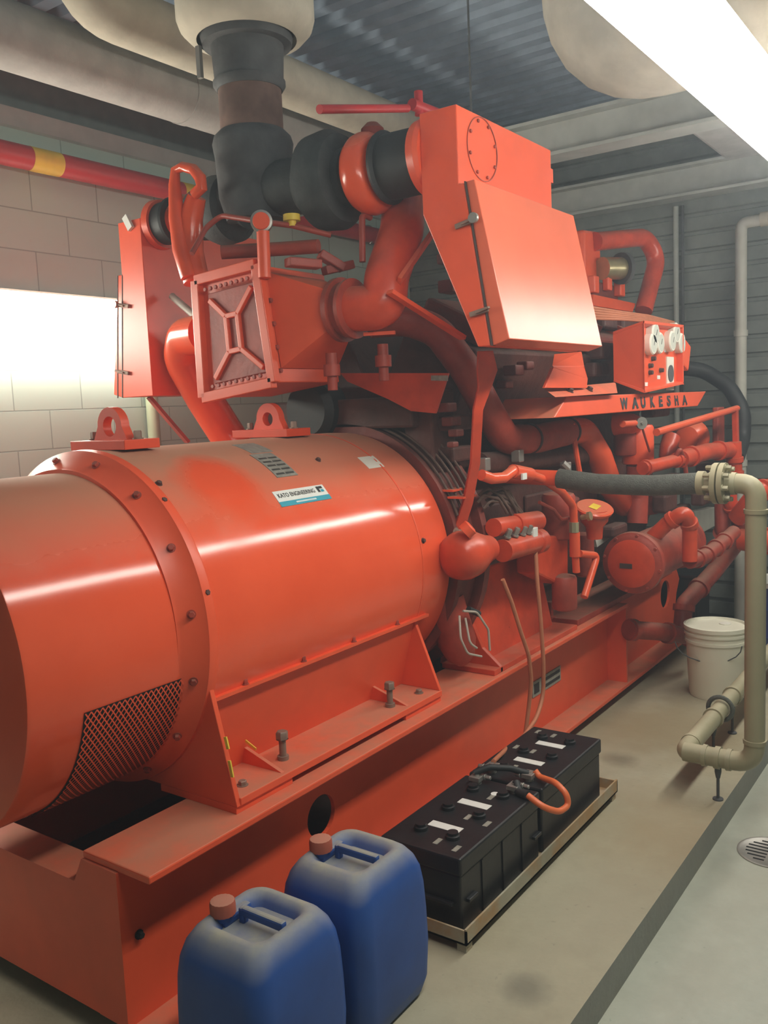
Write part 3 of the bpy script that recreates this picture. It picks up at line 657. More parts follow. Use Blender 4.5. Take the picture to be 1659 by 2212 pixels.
# wiring nest above the starter
w = MB()
for k in range(9):
    u0, v0 = 1040+random.uniform(-10, 25), 1085+random.uniform(-20, 20)
    w.tube([py(u0, v0, 1.66), py(u0+20+random.uniform(-8, 8), v0-16, 1.64), py(u0+45, v0-8+random.uniform(-10, 14), 1.63), py(u0+62+random.uniform(0, 18), v0+28+random.uniform(-6, 8), 1.62)], .006, .03, 8)
ep('wiring_nest', w, 'wire', 'tangle of dusty wires above the starter')
w = MB()
for pts in (((1000, 1320, 1.66), (1030, 1322, 1.64), (1055, 1360, 1.62), (1058, 1405, 1.62)), ((992, 1330, 1.66), (995, 1380, 1.64), (1010, 1412, 1.63), (1040, 1418, 1.62)), ((1005, 1335, 1.66), (1015, 1390, 1.63), (1030, 1400, 1.62))):
    w.tube([py(*p) for p in pts], .0045, .04, 8)
ep('sensor_wire', w, 'wirepale', 'thin pale wires looping by the engine foot')
b = MB(); b.cyl(py(1012, 1316, 1.66), py(1034, 1326, 1.65), .012, n=12); ep('wire_plug', b, 'rubber')
# engine foot
fp = [py(u, v, 1.70) for u, v in ((1030, 1300), (1060, 1280), (1090, 1262), (1100, 1370), (1062, 1380), (1060, 1442), (955, 1428))]
b = MB(); b.prism([(3.00, 1.86, 1.05), (3.00, 1.70, RT+.09), (3.00, 1.62, RT+.022), (3.00, 1.62, RT), (3.00, 1.90, RT)], (.02, 0, 0)); b.box((2.95, 1.62, RT), (3.75, 1.86, RT+.022)); b.hull8([V((3.02, 1.80, 1.0)), V((3.70, 1.80, 1.0)), V((3.70, 1.83, 1.0)), V((3.02, 1.83, 1.0))], [V((3.02, 1.72, RT+.02)), V((3.70, 1.72, RT+.02)), V((3.70, 1.76, RT+.02)), V((3.02, 1.76, RT+.02))])
foot2 = ep('engine_foot', b, 'redmid', smooth=False, bev=.003)
for (u, v) in ((1092, 1392), (1190, 1335)):
    p = pz(u, v, RT+.022); b = MB(); b.lathe(p, (0, 0, 1), [(0, .026), (.012, .026), (.012, .013), (.055, .013), (.055, .022), (.08, .022)], 6); part('foot_bolt', b, 'redoldshade', foot2)
b = MB(); b.box((3.8, 1.64, RT), (5.2, 1.86, RT+.03)); ep('engine_foot', b, 'redoldshade', smooth=False, bev=.003)
b = MB(); b.lathe((2.86, 1.775, .92), (.1, -.2, -1), [(0, .07), (.18, .075), (.24, .055), (.27, .02)], 20); ep('housing_lug', b, 'redoldshade')
# filter canisters, oil filler, dip tubes
def can(u, v0, v1, y, rpx, mat='redoldshade', name='filter_canister', label=None):
    p0, p1 = py(u, v0, y), py(u, v1, y); r = rad(p0, rpx); h = p0.z-p1.z
    b = MB(); b.lathe(p1, (0, 0, 1), [(0, r*.6), (h*.05, r*.95), (h*.10, r), (h*.9, r), (h*.96, r*.9), (h, r*.5)], 28); return ep(name, b, mat, label)
can(1208, 1062, 1165, 1.66, 36); can(1220, 1240, 1318, 1.62, 27, 'redoldshade'); can(1262, 1150, 1245, 1.66, 22, 'redoldshade')
b = MB(); q = [py(u, v, 1.64) for u, v in ((1160, 1157), (1228, 1157), (1228, 1245), (1205, 1262), (1160, 1240))]; b.prism(q, (0, .10, 0)); ep('filter_housing', b, 'redmid', smooth=False, bev=.01)
b = MB(); p = py(1246, 1120, 1.66); b.box(tuple(p-V((.10, 0, .14))), tuple(p+V((.05, .08, .10)))); ep('filter_head', b, 'reddark', smooth=False, bev=.015)
p = py(1285, 1094, 1.55); nrm = V((-.25, -.30, 1)).normalized()
b = MB(); b.lathe(p-nrm*.02, nrm, [(0, .068), (0, .082), (.012, .086), (.018, .08)], 36); cap = ep('filler_cap', b, 'redgloss', 'round red filler cap with a yellow sticker')
b = MB(); ax, ay = frame(nrm); o_ = p-nrm*.0005; b.prism([o_+ax*.020+ay*.026, o_-ax*.020+ay*.026, o_-ax*.020-ay*.026, o_+ax*.020-ay*.026], nrm*.001); part('cap_sticker', b, 'yellow', cap, smooth=False)
b = MB(); b.lathe(p-nrm*.02, V((.05, 0.02, -1)), [(0, .066), (.05, .062), (.075, .04), (.13, .035)], 28); ep('filler_neck', b, 'redmid')
tb2 = ptube(((1040, 1026, 1.60), (1062, 1034, 1.59), (1088, 1032, 1.58), (1110, 1016, 1.58)), 12, .03); ep('breather_hose', tb2, 'redgloss', 'red elbow fitting joined to a thin pipe')
tb2 = ptube(((1108, 1018, 1.58), (1145, 1025, 1.58)), 15, 0, 14); ep('pipe_coupling', tb2, 'redgloss'); b = MB(); p = py(1132, 1029, 1.55); b.box(tuple(p-V((.018, .004, .012))), tuple(p+V((.018, .004, .012)))); ep('pipe_tag', b, 'label', 'pale tag on the thin red pipe', smooth=False)
b = ptube(((1145, 1025, 1.58), (1175, 1036, 1.58), (1213, 1062, 1.57), (1238, 1092, 1.56), (1240, 1133, 1.56)), 9, .05); ep('crankcase_line', b, 'redgloss')
b = ptube(((1240, 1128, 1.56), (1240, 1150, 1.56)), 11, 0, 8); ep('union_nut', b, 'olive', 'olive union nut on the thin red pipe')
b = ptube(((1241, 1150, 1.56), (1242, 1202, 1.56)), 11.5, 0); ep('inline_strainer', b, 'redclean'); b = ptube(((1243, 1202, 1.56), (1245, 1236, 1.56)), 8, 0); ep('drain_stub', b, 'redclean')
b = ptube(((1165, 1085, 1.62), (1195, 1100, 1.6), (1212, 1122, 1.6), (1235, 1118, 1.58)), 4, .03, 8); ep('thin_line', b, 'redoldshade')
b = ptube(((1252, 1196, 1.58), (1290, 1200, 1.56), (1262, 1290, 1.56)), 8, .02, 12); ep('link_pipe', b, 'redgloss')
b = MB(); p = py(1256, 1118, 1.56); b.lathe(p, (0, -1, .2), [(0, .012), (.03, .012), (.03, .02), (.045, .02)], 14); ep('vent_plug', b, 'brass')
b = ptube(((1236, 915, 1.66), (1246, 985, 1.66), (1252, 1020, 1.66)), 6, .0, 8); ep('slim_bar', b, 'red', smooth=False)
b = ptube(((1215, 1000, 1.66), (1228, 1012, 1.64)), 8, 0, 8); ep('pipe_fitting', b, 'steel')
# heat exchanger drum
dc = py(1363, 1218, 1.47); dr = rad(dc, 68)
b = MB(); b.lathe(dc, (1, 0, 0), [(0, .01), (0, dr*.80), (.012, dr*.90), (.016, dr*.98), (.03, dr), (.045, dr), (.05, dr*.84), (.70, dr*.84), (.705, dr*.96), (.74, dr*.96), (.75, dr*.8)], 44); drum = ep('heat_exchanger', b, 'redoldshade', 'red drum-shaped heat exchanger with a bolted round end cap', smooth=50)
b = MB(); b.lathe(dc-V((.013, 0, 0)), (1, 0, 0), [(0, .01), (.002, dr*.45), (.010, dr*.74), (.022, dr*.87)], 40); capd = part('end_cap', b, 'redmid', drum)
for k in range(8):
    a = 2*PI*k/8+.2; b = MB(); b.hexbolt(dc+V((.016, dr*.91*math.cos(a), dr*.91*math.sin(a))), (-1, 0, 0), .008, .01, False); part('bolt', b, 'redoldshade', drum)
b = MB(); p = dc+V((-.013, .02, -.01)); b.box(tuple(p-V((.002, .03, .012))), tuple(p+V((.001, .03, .012)))); part('cap_plate', b, 'gasket', drum, smooth=False)
def pp(name, pts, rpx, bend, mat='redmid', label=None, rings=()):
    P = [py(*p) for p in pts]; r = sum(rad(p, rpx) for p in P)/len(P)
    b = MB(); b.tube(P, r, bend, 20)
    for t in rings:                                          # raised couplings at fractions of the run
        L = [(P[i+1]-P[i]).length for i in range(len(P)-1)]; s = t*sum(L); i = 0
        while i < len(L)-1 and s > L[i]: s -= L[i]; i += 1
        d = (P[i+1]-P[i]).normalized(); q = P[i]+d*s; b.lathe(q-d*r*.35, d, [(0, r*.9), (0, r*1.22), (r*.7, r*1.22), (r*.7, r*.9)], 20)
    return ep(name, b, mat, label)
pp('water_pipe', ((1405, 1165, 1.44), (1440, 1132, 1.36), (1480, 1104, 1.27), (1490, 1135, 1.265), (1490, 1212, 1.265)), 16, .05, label='red water pipe hooking over the heat exchanger', rings=(.30, .62))
pp('water_pipe', ((1490, 1212, 1.265), (1520, 1203, 1.25), (1555, 1178, 1.23), (1585, 1150, 1.22)), 16, .05, 'redoldshade', rings=(.15, .35, .55, .75))
pp('water_pipe', ((1560, 1085, 1.40), (1561, 1150, 1.39), (1590, 1180, 1.36)), 16, .04, 'redoldshade', rings=(.45,))
pp('water_pipe', ((1575, 1040, 1.34), (1578, 1090, 1.34), (1598, 1130, 1.32), (1602, 1170, 1.32)), 14, .05, rings=(.35, .7))
pp('water_pipe', ((1592, 1172, 1.36), (1540, 1237, 1.40), (1478, 1306, 1.45), (1472, 1370, 1.45)), 18, .05, 'redoldshade', 'long slanting red pipe down to the tee by the bucket', rings=(.62, .85))
pp('pipe_tee', ((1358, 1360, 1.58), (1420, 1364, 1.50), (1498, 1376, 1.42)), 19, .02, 'redoldshade', rings=(.04, .55, .92))
b = MB(); p = py(1498, 1376, 1.42); d = (py(1512, 1378, 1.405)-p).normalized(); b.lathe(p, d, [(0, .026), (.02, .026), (.02, .018), (.045, .018)], 4); ep('tee_plug', b, 'rust', 'rusty square plug at the pipe tee')
pp('coolant_rail', ((1388, 1012, 1.52), (1470, 992, 1.46)), 14, .0, rings=(.08, .9))
pp('coolant_rail', ((1470, 992, 1.46), (1530, 975, 1.42), (1578, 972, 1.38)), 18, .03, rings=(.2, .75))
pp('coolant_rail', ((1586, 955, 1.36), (1588, 1030, 1.36)), 15, .0, rings=(.5, .9))
pp('u_bolt', ((1460, 985, 1.46), (1468, 970, 1.44), (1478, 990, 1.44), (1482, 1025, 1.44)), 5, .03, 'redoldshade')
pp('dome_cap', ((1442, 1004, 1.60), (1444, 968, 1.60), (1450, 945, 1.60)), 19, .03)
b = MB(); p = py(1492, 945, 1.60); b.lathe(p-V((.09, 0, 0)), (1, 0, 0), [(0, .02), (.01, .07), (.05, .10), (.10, .11), (.15, .09), (.18, .03)], 28); ep('thermostat_housing', b, 'redgloss')
b = MB(); b.tube([py(1418, 934, 1.42), py(1592, 882, 1.36)], rad(py(1500, 905, 1.4), 7.5)); ep('guard_rail', b, 'redgloss', 'slanting red rail below the lettered tray'); b = MB(); p0 = py(1588, 885, 1.36); p1 = py(1590, 965, 1.36); b.bar(p0, p1, .045, .03, (0, 1, 0)); ep('rail_post', b, 'redmid', smooth=False, bev=.003)
b = MB(); p = py(1552, 918, 1.50); b.box(tuple(p-V((.07, .02, .11))), tuple(p+V((.07, .02, .11)))); pan = ep('junction_cover', b, 'redoldshade', 'dusty pinkish square cover behind the rail post', smooth=False, bev=.01)
# governor / carburettor cluster
can(1378, 915, 1005, 1.62, 34, 'redclean', 'carburettor_body'); can(1352, 920, 985, 1.66, 26, 'redoldshade', 'carburettor_body')
b = MB(); p = py(1378, 915, 1.58); b.lathe(p+V((0, .12, 0)), (0, -1, 0), [(0, .06), (.10, .05), (.14, .03)], 20); ep('carburettor_throat', b, 'red')
b = MB(); b.tube([py(1345, 916, 1.52), py(1372, 914, 1.52)], rad(py(1360, 915, 1.52), 7)); ep('throttle_shaft', b, 'red'); 
b = MB(); p = py(1384, 914, 1.50); b.lathe(p, (-.6, -.8, 0), [(0, .01), (0, .030), (.012, .030), (.012, .008), (.02, .008)], 20); ep('throttle_disc', b, 'steel', 'small pale round lever disc')
b = MB(); b.tube([py(1386, 920, 1.50), py(1403, 975, 1.52)], .006, n=8); ep('throttle_rod', b, 'redoldshade')
pp('riser_pipe', ((1375, 1005, 1.62), (1378, 1075, 1.62), (1376, 1130, 1.62)), 22, .02, 'redoldshade'); pp('riser_pipe', ((1400, 1060, 1.66), (1405, 1100, 1.66)), 30, 0, 'redoldshade')
for (u, v, y, wx, wz) in ((1440, 1085, 1.55, .10, .05), (1470, 1110, 1.6, .12, .05), (1520, 1075, 1.5, .10, .04), (1330, 1145, 1.66, .10, .03), (1450, 1040, 1.6, .12, .04), (1420, 885, 1.65, .14, .04), (1530, 1010, 1.5, .10, .03)):
    p = py(u, v, y); b = MB(); b.box(tuple(p-V((wx, .03, wz))), tuple(p+V((wx, .05, wz)))); ep('side_casting', b, 'grimeshade', smooth=False, bev=.015)
b = MB(); q = [py(u, v, 1.62) for u, v in ((1500, 1105), (1545, 1095), (1548, 1135), (1502, 1160))]; b.prism(q, (0, .05, 0)); ep('pale_cover', b, 'paletube', 'pale dusty cover behind the water pipes', smooth=False, bev=.006)
b = MB(); q = [py(u, v, 1.70) for u, v in ((1286, 1165), (1330, 1130), (1335, 1150), (1290, 1182))]; b.prism(q, (0, .02, 0)); ep('pale_cover', b, 'paletube', 'pale plate left of the heat exchanger', smooth=False)
# lettered tray along the side
ty = 1.455; zt_, zb_ = 1.672, 1.592
A0, A1 = 3.19, 5.22
b = MB(); b.loops([[V((A0+.16, ty+.02, zt_)), V((A1+.10, ty+.02, zt_)), V((A1+.10, ty+.30, zt_)), V((A0+.16, ty+.30, zt_))], [V((A0, ty+.005, zb_)), V((A1-.12, ty+.005, zb_)), V((A1-.12, ty+.26, zb_)), V((A0, ty+.26, zb_))]])
tr = ep('side_tray', b, 'red', 'long red tray with dark slanted WAUKESHA lettering', smooth=False, bev=.004)
def ontray(s, t, off=-.0015):
    xl = lerp(3.93, 4.95, s); return V((xl+.0*t, ty+.005+.015*t+off, zb_+.012+(zt_-zb_-.022)*t))
for i, ch in enumerate('WAUKESHA'):
    s0 = i/8.0; wd = .082 if ch != 'W' else .10
    part('letter', fit_text(ch, lambda s, t, s0=s0, wd=wd: ontray(s0+wd*s, t), shear=.35, bold=.05), 'ink', tr, smooth=False)
b = MB(); q = [py(1200, 858, 1.440), py(1334, 849, 1.440), py(1330, 828, 1.50), py(1178, 842, 1.50)]; b.prism(q, (0, .006, .004)); led = ep('tray_ledge', b, 'red', 'lit flat ledge on the near end of the tray', smooth=False)
for (u, v) in ((1231, 845), (1273, 842)):
    p = py(u, v, 1.468); b = MB(); b.hexbolt(p, (0, -.5, .8), .012, .012); part('bolt', b, 'grimeshade', led)
q0 = [py(u, v, 1.46) for u, v in ((1177, 838), (1195, 793), (1262, 793), (1270, 818), (1268, 838))]
b = MB(); b.prism(q0, (0, .012, 0)); top = [q0[1], q0[2], py(1257, 762, 1.56), py(1199, 768, 1.56)]; b.prism(top, (0, .004, .006)); ep('sheet_bracket', b, 'redclean', 'folded red bracket on the tray below the air cleaner', smooth=False, bev=.002)
pp('cross_pipe', ((1592, 1120, 1.30), (1640, 1060, 1.16), (1690, 1052, 1.10)), 20, .04, rings=(.5, .8))
pp('cross_pipe', ((1598, 1165, 1.28), (1645, 1170, 1.16), (1690, 1165, 1.08)), 24, .03, 'redmid', rings=(.6,))
# swan-neck vent and top gear at the far end
pp('vent_pipe', ((1285, 522, 2.05), (1395, 512, 1.92), (1420, 560, 1.88), (1390, 672, 1.90)), 19, .16, label='red swan-neck vent pipe on top of the far engine end')
b = MB(); q = [py(u, v, 2.06) for u, v in ((1262, 495), (1298, 500), (1300, 600), (1280, 625), (1262, 600))]; b.prism(q, (0, .10, 0)); ep('water_outlet', b, 'redclean', smooth=False, bev=.02)
b = MB(); p0, p1 = py(1300, 580, 2.02), py(1340, 580, 1.96); b.cyl(p0, p1, rad(p0, 24), n=28); ep('ignition_drum', b, 'brass', 'tan metal drum near the swan-neck pipe')
b = MB(); b.lathe(p1, p1-p0, [(0, .03), (0, rad(p0, 34)), (.03, rad(p0, 34)), (.03, .03)], 30); ep('drum_rim', b, 'soot')
for (u, v, w) in ((1282, 615, 14), (1312, 612, 12), (1338, 622, 14)):
    p = py(u, v, 2.0); b = MB(); s = rad(p, w); b.box(tuple(p-V((s, s*.6, s*1.3))), tuple(p+V((s, s*.6, s*1.3)))); ep('head_fitting', b, 'redclean', smooth=False, bev=.008)
b = MB(); b.hull8([py(1282, 635, 1.95), py(1375, 655, 1.95), py(1368, 674, 1.92), py(1280, 660, 1.92)], [p+V((0, .12, 0)) for p in (py(1282, 635, 1.95), py(1375, 655, 1.95), py(1368, 674, 1.92), py(1280, 660, 1.92))]); ep('head_cover', b, 'redclean', smooth=False, bev=.008)
b = MB(); b.box((4.70, 1.98, 1.98), (5.42, 2.42, 2.22)); b.box((5.0, 2.02, 2.22), (5.40, 2.36, 2.34)); ep('top_casting', b, 'reddark', smooth=False, bev=.02)
w = MB()
for k in range(5): w.tube([py(1278, 664+k*6, 1.62), py(1340, 674+k*4, 1.60), py(1400, 682+k*3, 1.58), py(1455, 696+k*2, 1.60)], .007, .15, 8)
ep('spark_lead', w, 'cabledusty', 'bundle of ignition leads above the gauge box')
for (u, v, y, s) in ((1305, 700, 1.8, .06), (1345, 705, 1.85, .08), (1300, 760, 1.7, .07), (1285, 800, 1.72, .06), (1390, 720, 1.9, .1)):
    p = py(u, v, y); b = MB(); b.box(tuple(p-V((s*1.6, s*.7, s*.6))), tuple(p+V((s*1.6, s*.7, s*.6)))); ep('side_casting', b, 'grimeshade', smooth=False, bev=.015)

# ================================================================== air cleaners
def air_cleaner(sgn, ex, pts, label, tname):
    """pts: yz outline helper values"""
    yi, yo, ys, yb, z0, zs, z1 = pts     # inner top y, outer top y, step y, bottom outer y, bottom z, step z, top z
    L = .69; t = thing('air_cleaner', label, 'air cleaner', (ex+.35, (yi+yo)/2, z0), 'engine air cleaners')
    yin_b = yi-sgn*-.0
    body = [V((ex, yi, z1)), V((ex, yo, z1)), V((ex, yo, zs)), V((ex, ys+(-sgn)*.035, zs)), V((ex, yb+(-sgn)*.065, z0)), V((ex, yb+(-sgn)*.11, z0)), V((ex, yi+(-sgn)*.0, z0+.42*(z1-z0)+.12))]
    if sgn > 0: body[-2:] = [V((ex, yi, z0))]
    b = MB(); b.prism(body, (L, 0, 0)); part('housing', b, 'red', t, smooth=False, bev=.004)
    d0 = [V((ex+.004, ys+(-sgn)*.030, zs+.004)), V((ex+.004, ys, zs+.006)), V((ex+.004, yb, z0+.016)), V((ex+.004, yb+(-sgn)*.058, z0))]
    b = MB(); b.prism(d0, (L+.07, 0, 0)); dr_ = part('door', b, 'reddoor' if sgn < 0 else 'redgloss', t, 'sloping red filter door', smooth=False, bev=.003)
    b = MB(); g = [d0[0]+V((-.001, -sgn*.004, 0)), d0[0]+V((-.001, 0, 0)), d0[3], d0[3]+V((-.001, -sgn*.005, 0))]
    b.loops([[p+V((-.004, 0, 0)) for p in g], [p+V((.02, 0, 0)) for p in g]]); part('door_seal', b, 'gasket', t, smooth=False)
    if sgn > 0:
        for dy in (-.045, .03):
            b = MB(); q = [d0[0]+V((-.002, dy, 0)), d0[0]+V((-.002, dy+.004, 0)), d0[3]+V((-.002, dy+.004, 0)), d0[3]+V((-.002, dy, 0))]; b.prism(q, (.004, 0, 0)); part('seam', b, 'gasket', t, smooth=False)
    for f in (.24, .78):
        p = d0[0].lerp(d0[3], f)+V((-.012, 0, 0)); b = MB(); b.bar(p+V((0, -sgn*.055, -.012)), p+V((-.002, sgn*.012, 0)), .016, .010, (1, 0, 0)); b.bar(p+V((-.006, -sgn*.03, -.008)), p+V((-.01, sgn*.02, .004)), .008, .012, (1, 0, 0)); lt = part('latch', b, 'bolt', t, 'rusty toggle latch', smooth=False, bev=.002)
        if f < .5:
            b = MB(); q = p+V((-.008, sgn*.018, .003)); b.lathe(q, (-1, 0, 0), [(0, .006), (0, .016), (.012, .016), (.012, .006)], 20); part('latch_roller', b, 'steel', lt)
    return t
acr = air_cleaner(-1, 2.5, (1.585, 1.448, 1.394, 1.288, 1.838, 2.345, 2.585), 'tapered red air cleaner box on the near side, its sloping door glaring white', 'near')
b = MB(); c_ = V((2.66, 1.4475, 2.48))
b.lathe(c_, (0, -1, 0), [(0, .098), (0, .101), (.002, .101), (.002, .098)], 40, cap=False)
for k in range(8):
    a = 2*PI*k/8+.3; b.hexbolt(c_+V((.088*math.cos(a), 0, .088*math.sin(a))), (0, -1, 0), .006, .005, False)
part('blanking_ring', b, 'redoldshade', acr)
b = MB(); p = V((3.19, 1.46, 2.50)); b.box((3.19, 1.45, 2.47), (3.21, 1.49, 2.52)); part('stop_tab', b, 'redclean', acr, smooth=False)
b = MB(); b.lathe((2.60, 1.63, tz), (0, -1, 0), [(0, .10), (0, .122), (.03, .128), (.045, .12)], 36); part('inlet_collar', b, 'redclean', acr)
acl = air_cleaner(1, 2.5, (2.955, 3.095, 3.125, 3.215, 1.752, 2.26, 2.475), 'shadowed red air cleaner box on the wall side beside the glowing lamp', 'far')
b = MB(); p = px(278, 478, 2.5); b.bar(p+V((-.004, .012, .02)), p+V((-.004, -.02, -.035)), .03, .02, (1, 0, 0)); part('torn_tag', b, 'label', acl, 'pale torn tag on the top corner', smooth=False)
b = MB(); b.lathe((2.60, 2.92, tz2), (0, 1, 0), [(0, .07), (0, .098), (.03, .102), (.034, .08)], 30); part('inlet_collar', b, 'redclean', acl)

# ================================================================== instrument box
ib = thing('instrument_box', 'hooded red instrument box with round pale gauges on the tray', 'instrument panel', (4.4, 1.5, zt_))
xl_, xr_ = 4.16, 4.86; yf = 1.43
zt0 = py(1393, 693, yf).z; zb0 = py(1388, 848, yf).z; yb_ = px(1322, 718, xl_).y; ztb = px(1322, 718, xl_).z; zbb = px(1328, 826, xl_).z
xl_ = py(1391, 770, yf).x; yb_ = px(1324, 718, xl_).y; ztb = px(1322, 718, xl_).z; zbb = px(1328, 824, xl_).z; xr_ = py(1477, 765, yf).x
zt1 = py(1478, 703, yf).z; zb1 = py(1475, 830, yf).z; zb0 = max(zb0, zt_+.001); zb1 = max(zb1, zt_+.001); zbb = max(zbb, zt_+.002)
b = MB()
def slab(a, c2, t): b.loops([[V(p) for p in a], [V(p)+V(t) for p in a]]) if c2 is None else None
slab([(xl_, yf, zt0), (xl_, yf, zb0), (xl_, yb_, zbb), (xl_, yb_, ztb)], None, (.012, 0, 0))
slab([(xr_, yf, zt1), (xr_, yf, zb1), (xr_, yb_, zbb), (xr_, yb_, ztb)], None, (-.012, 0, 0))
b.loops([[V((xl_, yf, zt0)), V((xr_, yf, zt1)), V((xr_, yb_, ztb)), V((xl_, yb_, ztb))], [V((xl_, yf, zt0-.012)), V((xr_, yf, zt1-.012)), V((xr_, yb_, ztb-.012)), V((xl_, yb_, ztb-.012))]])
b.loops([[V((xl_, yf, zb0)), V((xr_, yf, zb1)), V((xr_, yb_, zbb)), V((xl_, yb_, zbb))], [V((xl_, yf, zb0+.012)), V((xr_, yf, zb1+.012)), V((xr_, yb_, zbb+.012)), V((xl_, yb_, zbb+.012))]])
part('hood', b, 'redclean', ib, smooth=False, bev=.002)
yp = yf+.035
b = MB(); b.loops([[V((xl_+.012, yp, zt0-.012)), V((xr_-.012, yp, zt1-.012)), V((xr_-.012, yp, zb1+.012)), V((xl_+.012, yp, zb0+.012))], [V((xl_+.012, yp+.01, zt0-.012)), V((xr_-.012, yp+.01, zt1-.012)), V((xr_-.012, yp+.01, zb1+.012)), V((xl_+.012, yp+.01, zb0+.012))]])
fp_ = part('face_panel', b, 'red', ib, smooth=False)
for (u, v) in ((1403, 722), (1414, 742), (1398, 744), (1440, 738), (1449, 720), (1461, 742)):
    p = py(u, v, yp); gr = .052; b = MB(); b.lathe(p, (0, -1, 0), [(0, gr), (.028, gr), (.034, gr*.9), (.034, gr*.82)], 28, cap=False); gg = part('gauge', b, 'white', ib, 'pale round gauge'); b = MB(); b.lathe(p, (0, -1, 0), [(.02, gr*.86), (.0335, gr*.83)], 28); gf = part('gauge_dial', b, 'glass', gg)
    b = MB(); b.bar(p+V((0, -.0345, -.006)), p+V((.014, -.0345, .020)), .003, .001, (0, 1, 0)); 
    part('gauge_pointer', b, 'ink', gg, smooth=False)
for (u, v) in ((1412, 757), (1437, 757), (1460, 758), (1448, 748), (1422, 815), (1395, 830)):
    p = py(u, v, yp); b = MB(); b.box((p.x-.02, yp-.003, p.z-.009), (p.x+.02, yp, p.z+.009)); part('gauge_tag', b, 'label', ib, smooth=False)
p = py(1446, 807, yp); b = MB(); b.box((p.x-.055, yp-.006, p.z-.085), (p.x+.055, yp, p.z+.085)); wp = part('meter_plate', b, 'white', ib, 'white plate with an oval meter window', smooth=False)
b = MB(); b.lathe(V((p.x, yp-.006, p.z)), (0, -1, 0), [(0, .043), (.004, .043)], 28); part('meter_window', b, 'soot', wp)
for (u, v) in ((1402, 790), (1408, 775), (1425, 800), (1402, 805)):
    p = py(u, v, yp); b = MB(); b.lathe(p, (0, -1, 0), [(0, .012), (.02, .010)], 14); part('switch', b, 'gasket', ib)
b = MB(); b.box((xr_+.02, yf+.03, zb1+.10), (xr_+.22, yf+.22, zt1-.06), Matrix.Rotation(.35, 3, 'Y')); part('end_box', b, 'redclean', ib, 'tilted red box fixed beyond the gauges', smooth=False, bev=.01)

# ================================================================== exhaust stack and lagged pipework
sx, sy = 2.58, 2.38
def sz(v): return px(595, v, sx).z
es = thing('exhaust_stack', 'sooty vertical exhaust stack rising between the turbochargers to the ceiling', 'exhaust stack', (sx, sy, sz(480)))
b = MB(); b.lathe((sx, sy, 0), (0, 0, 1), [(sz(470), .115), (sz(420), .138), (sz(330), .145), (sz(300), .152), (sz(285), .145), (sz(272), .124)], 40); part('exhaust_collector', b, 'soot', es)
b = MB(); b.cyl((sx, sy, sz(285)), (sx, sy, sz(165)), .118, n=40); part('rusty_pipe', b, 'rust', es, 'rusty bare section of the stack')
b = MB(); b.lathe((sx, sy, 0), (0, 0, 1), [(sz(180), .122), (sz(168), .135), (sz(160), .135), (sz(158), .128), (sz(80), .135), (sz(78), .165), (sz(50), .175), (ZC, .175)], 40); part('upper_pipe', b, 'soot', es)
b = MB(); b.box((sx-.13, sy+.12, sz(150)), (sx-.115, sy+.14, sz(78))); part('strap', b, 'steel', es, smooth=False)
b = MB(); b.lathe((sx, sy, 0), (0, 0, 1), [(sz(66), .185), (sz(60), .215), (sz(40), .245), (sz(20), .255), (ZC-.001, .255), (ZC-.001, .185)], 44, cap=False); part('lagging_bell', b, 'lag', es, 'beige lagged collar near the ceiling')
for s_, yy, zz in ((-1, 2.06, tz), (1, 2.70, tz2)):
    b = MB(); b.tube([(2.60, yy, zz), (2.59, sy+.06*(-1 if s_ < 0 else 1), zz+.02), (sx, sy, sz(430))], .10, .1, 24); part('branch_elbow', b, 'iron', es)
# lagged pipes along the ceiling on the wall side
pa = MB(); y_ = 3.02; pa.tube([(2.35, y_, ZC-.002), (2.35, y_, 3.29), (6.25, y_, 3.29)], .115, .17, 28); solo('lagged_pipe', pa, 'lag', 'lagged ceiling pipe with an elbow at its near end left of the stack', 'pipe', (2.35, y_, ZC), 'lagged ceiling pipes')
pb = MB(); pb.tube([(X0, 3.42, 3.24), (X1-.02, 3.42, 3.24)], .135, 0, 28); 
for x in (.6, 1.9, 3.2, 4.5): pb.lathe((x, 3.42, 3.24), (1, 0, 0), [(0, .13), (0, .139), (.05, .139), (.05, .13)], 28)
solo('lagged_pipe', pb, 'laggrey', 'long straight grey lagged pipe nearest the block wall', 'pipe', (2, 3.42, 3.24), 'lagged ceiling pipes')
du = MB(); du.tube([(3.92, 1.48, ZC-.002), (3.92, 1.48, 3.23), (3.92, Y0+.02, 3.23)], .30, .34, 48); solo('lagged_duct', du, 'lag', 'fat beige lagged duct elbow beside the ceiling lamp', 'duct', (3.92, 1.48, ZC), smooth=50)
dd_ = MB(); dd_.box((4.85, .75, 3.06), (5.85, 1.50, 3.36)); fdt = thing('flat_duct', 'flat grey duct between the two ceiling beams', 'duct', (5.35, 1.12, ZC)); part('duct_body', dd_, 'laggrey', fdt, smooth=False, bev=.03)
for (x, y) in ((5.0, .85), (5.7, .85), (5.0, 1.4), (5.7, 1.4)):
    hb = MB(); hb.cyl((x, y, 3.35), (x, y, ZC-.001), .006, n=8); part('hanger_rod', hb, 'steel', fdt)
b = MB(); b.cyl((3.62, 2.02, 2.7), (3.62, 2.02, ZC), .005, n=8); solo('hanger_rod', b, 'soot', 'thin rod hanging from the ceiling behind the near air cleaner', 'rod', (3.62, 2.02, ZC))
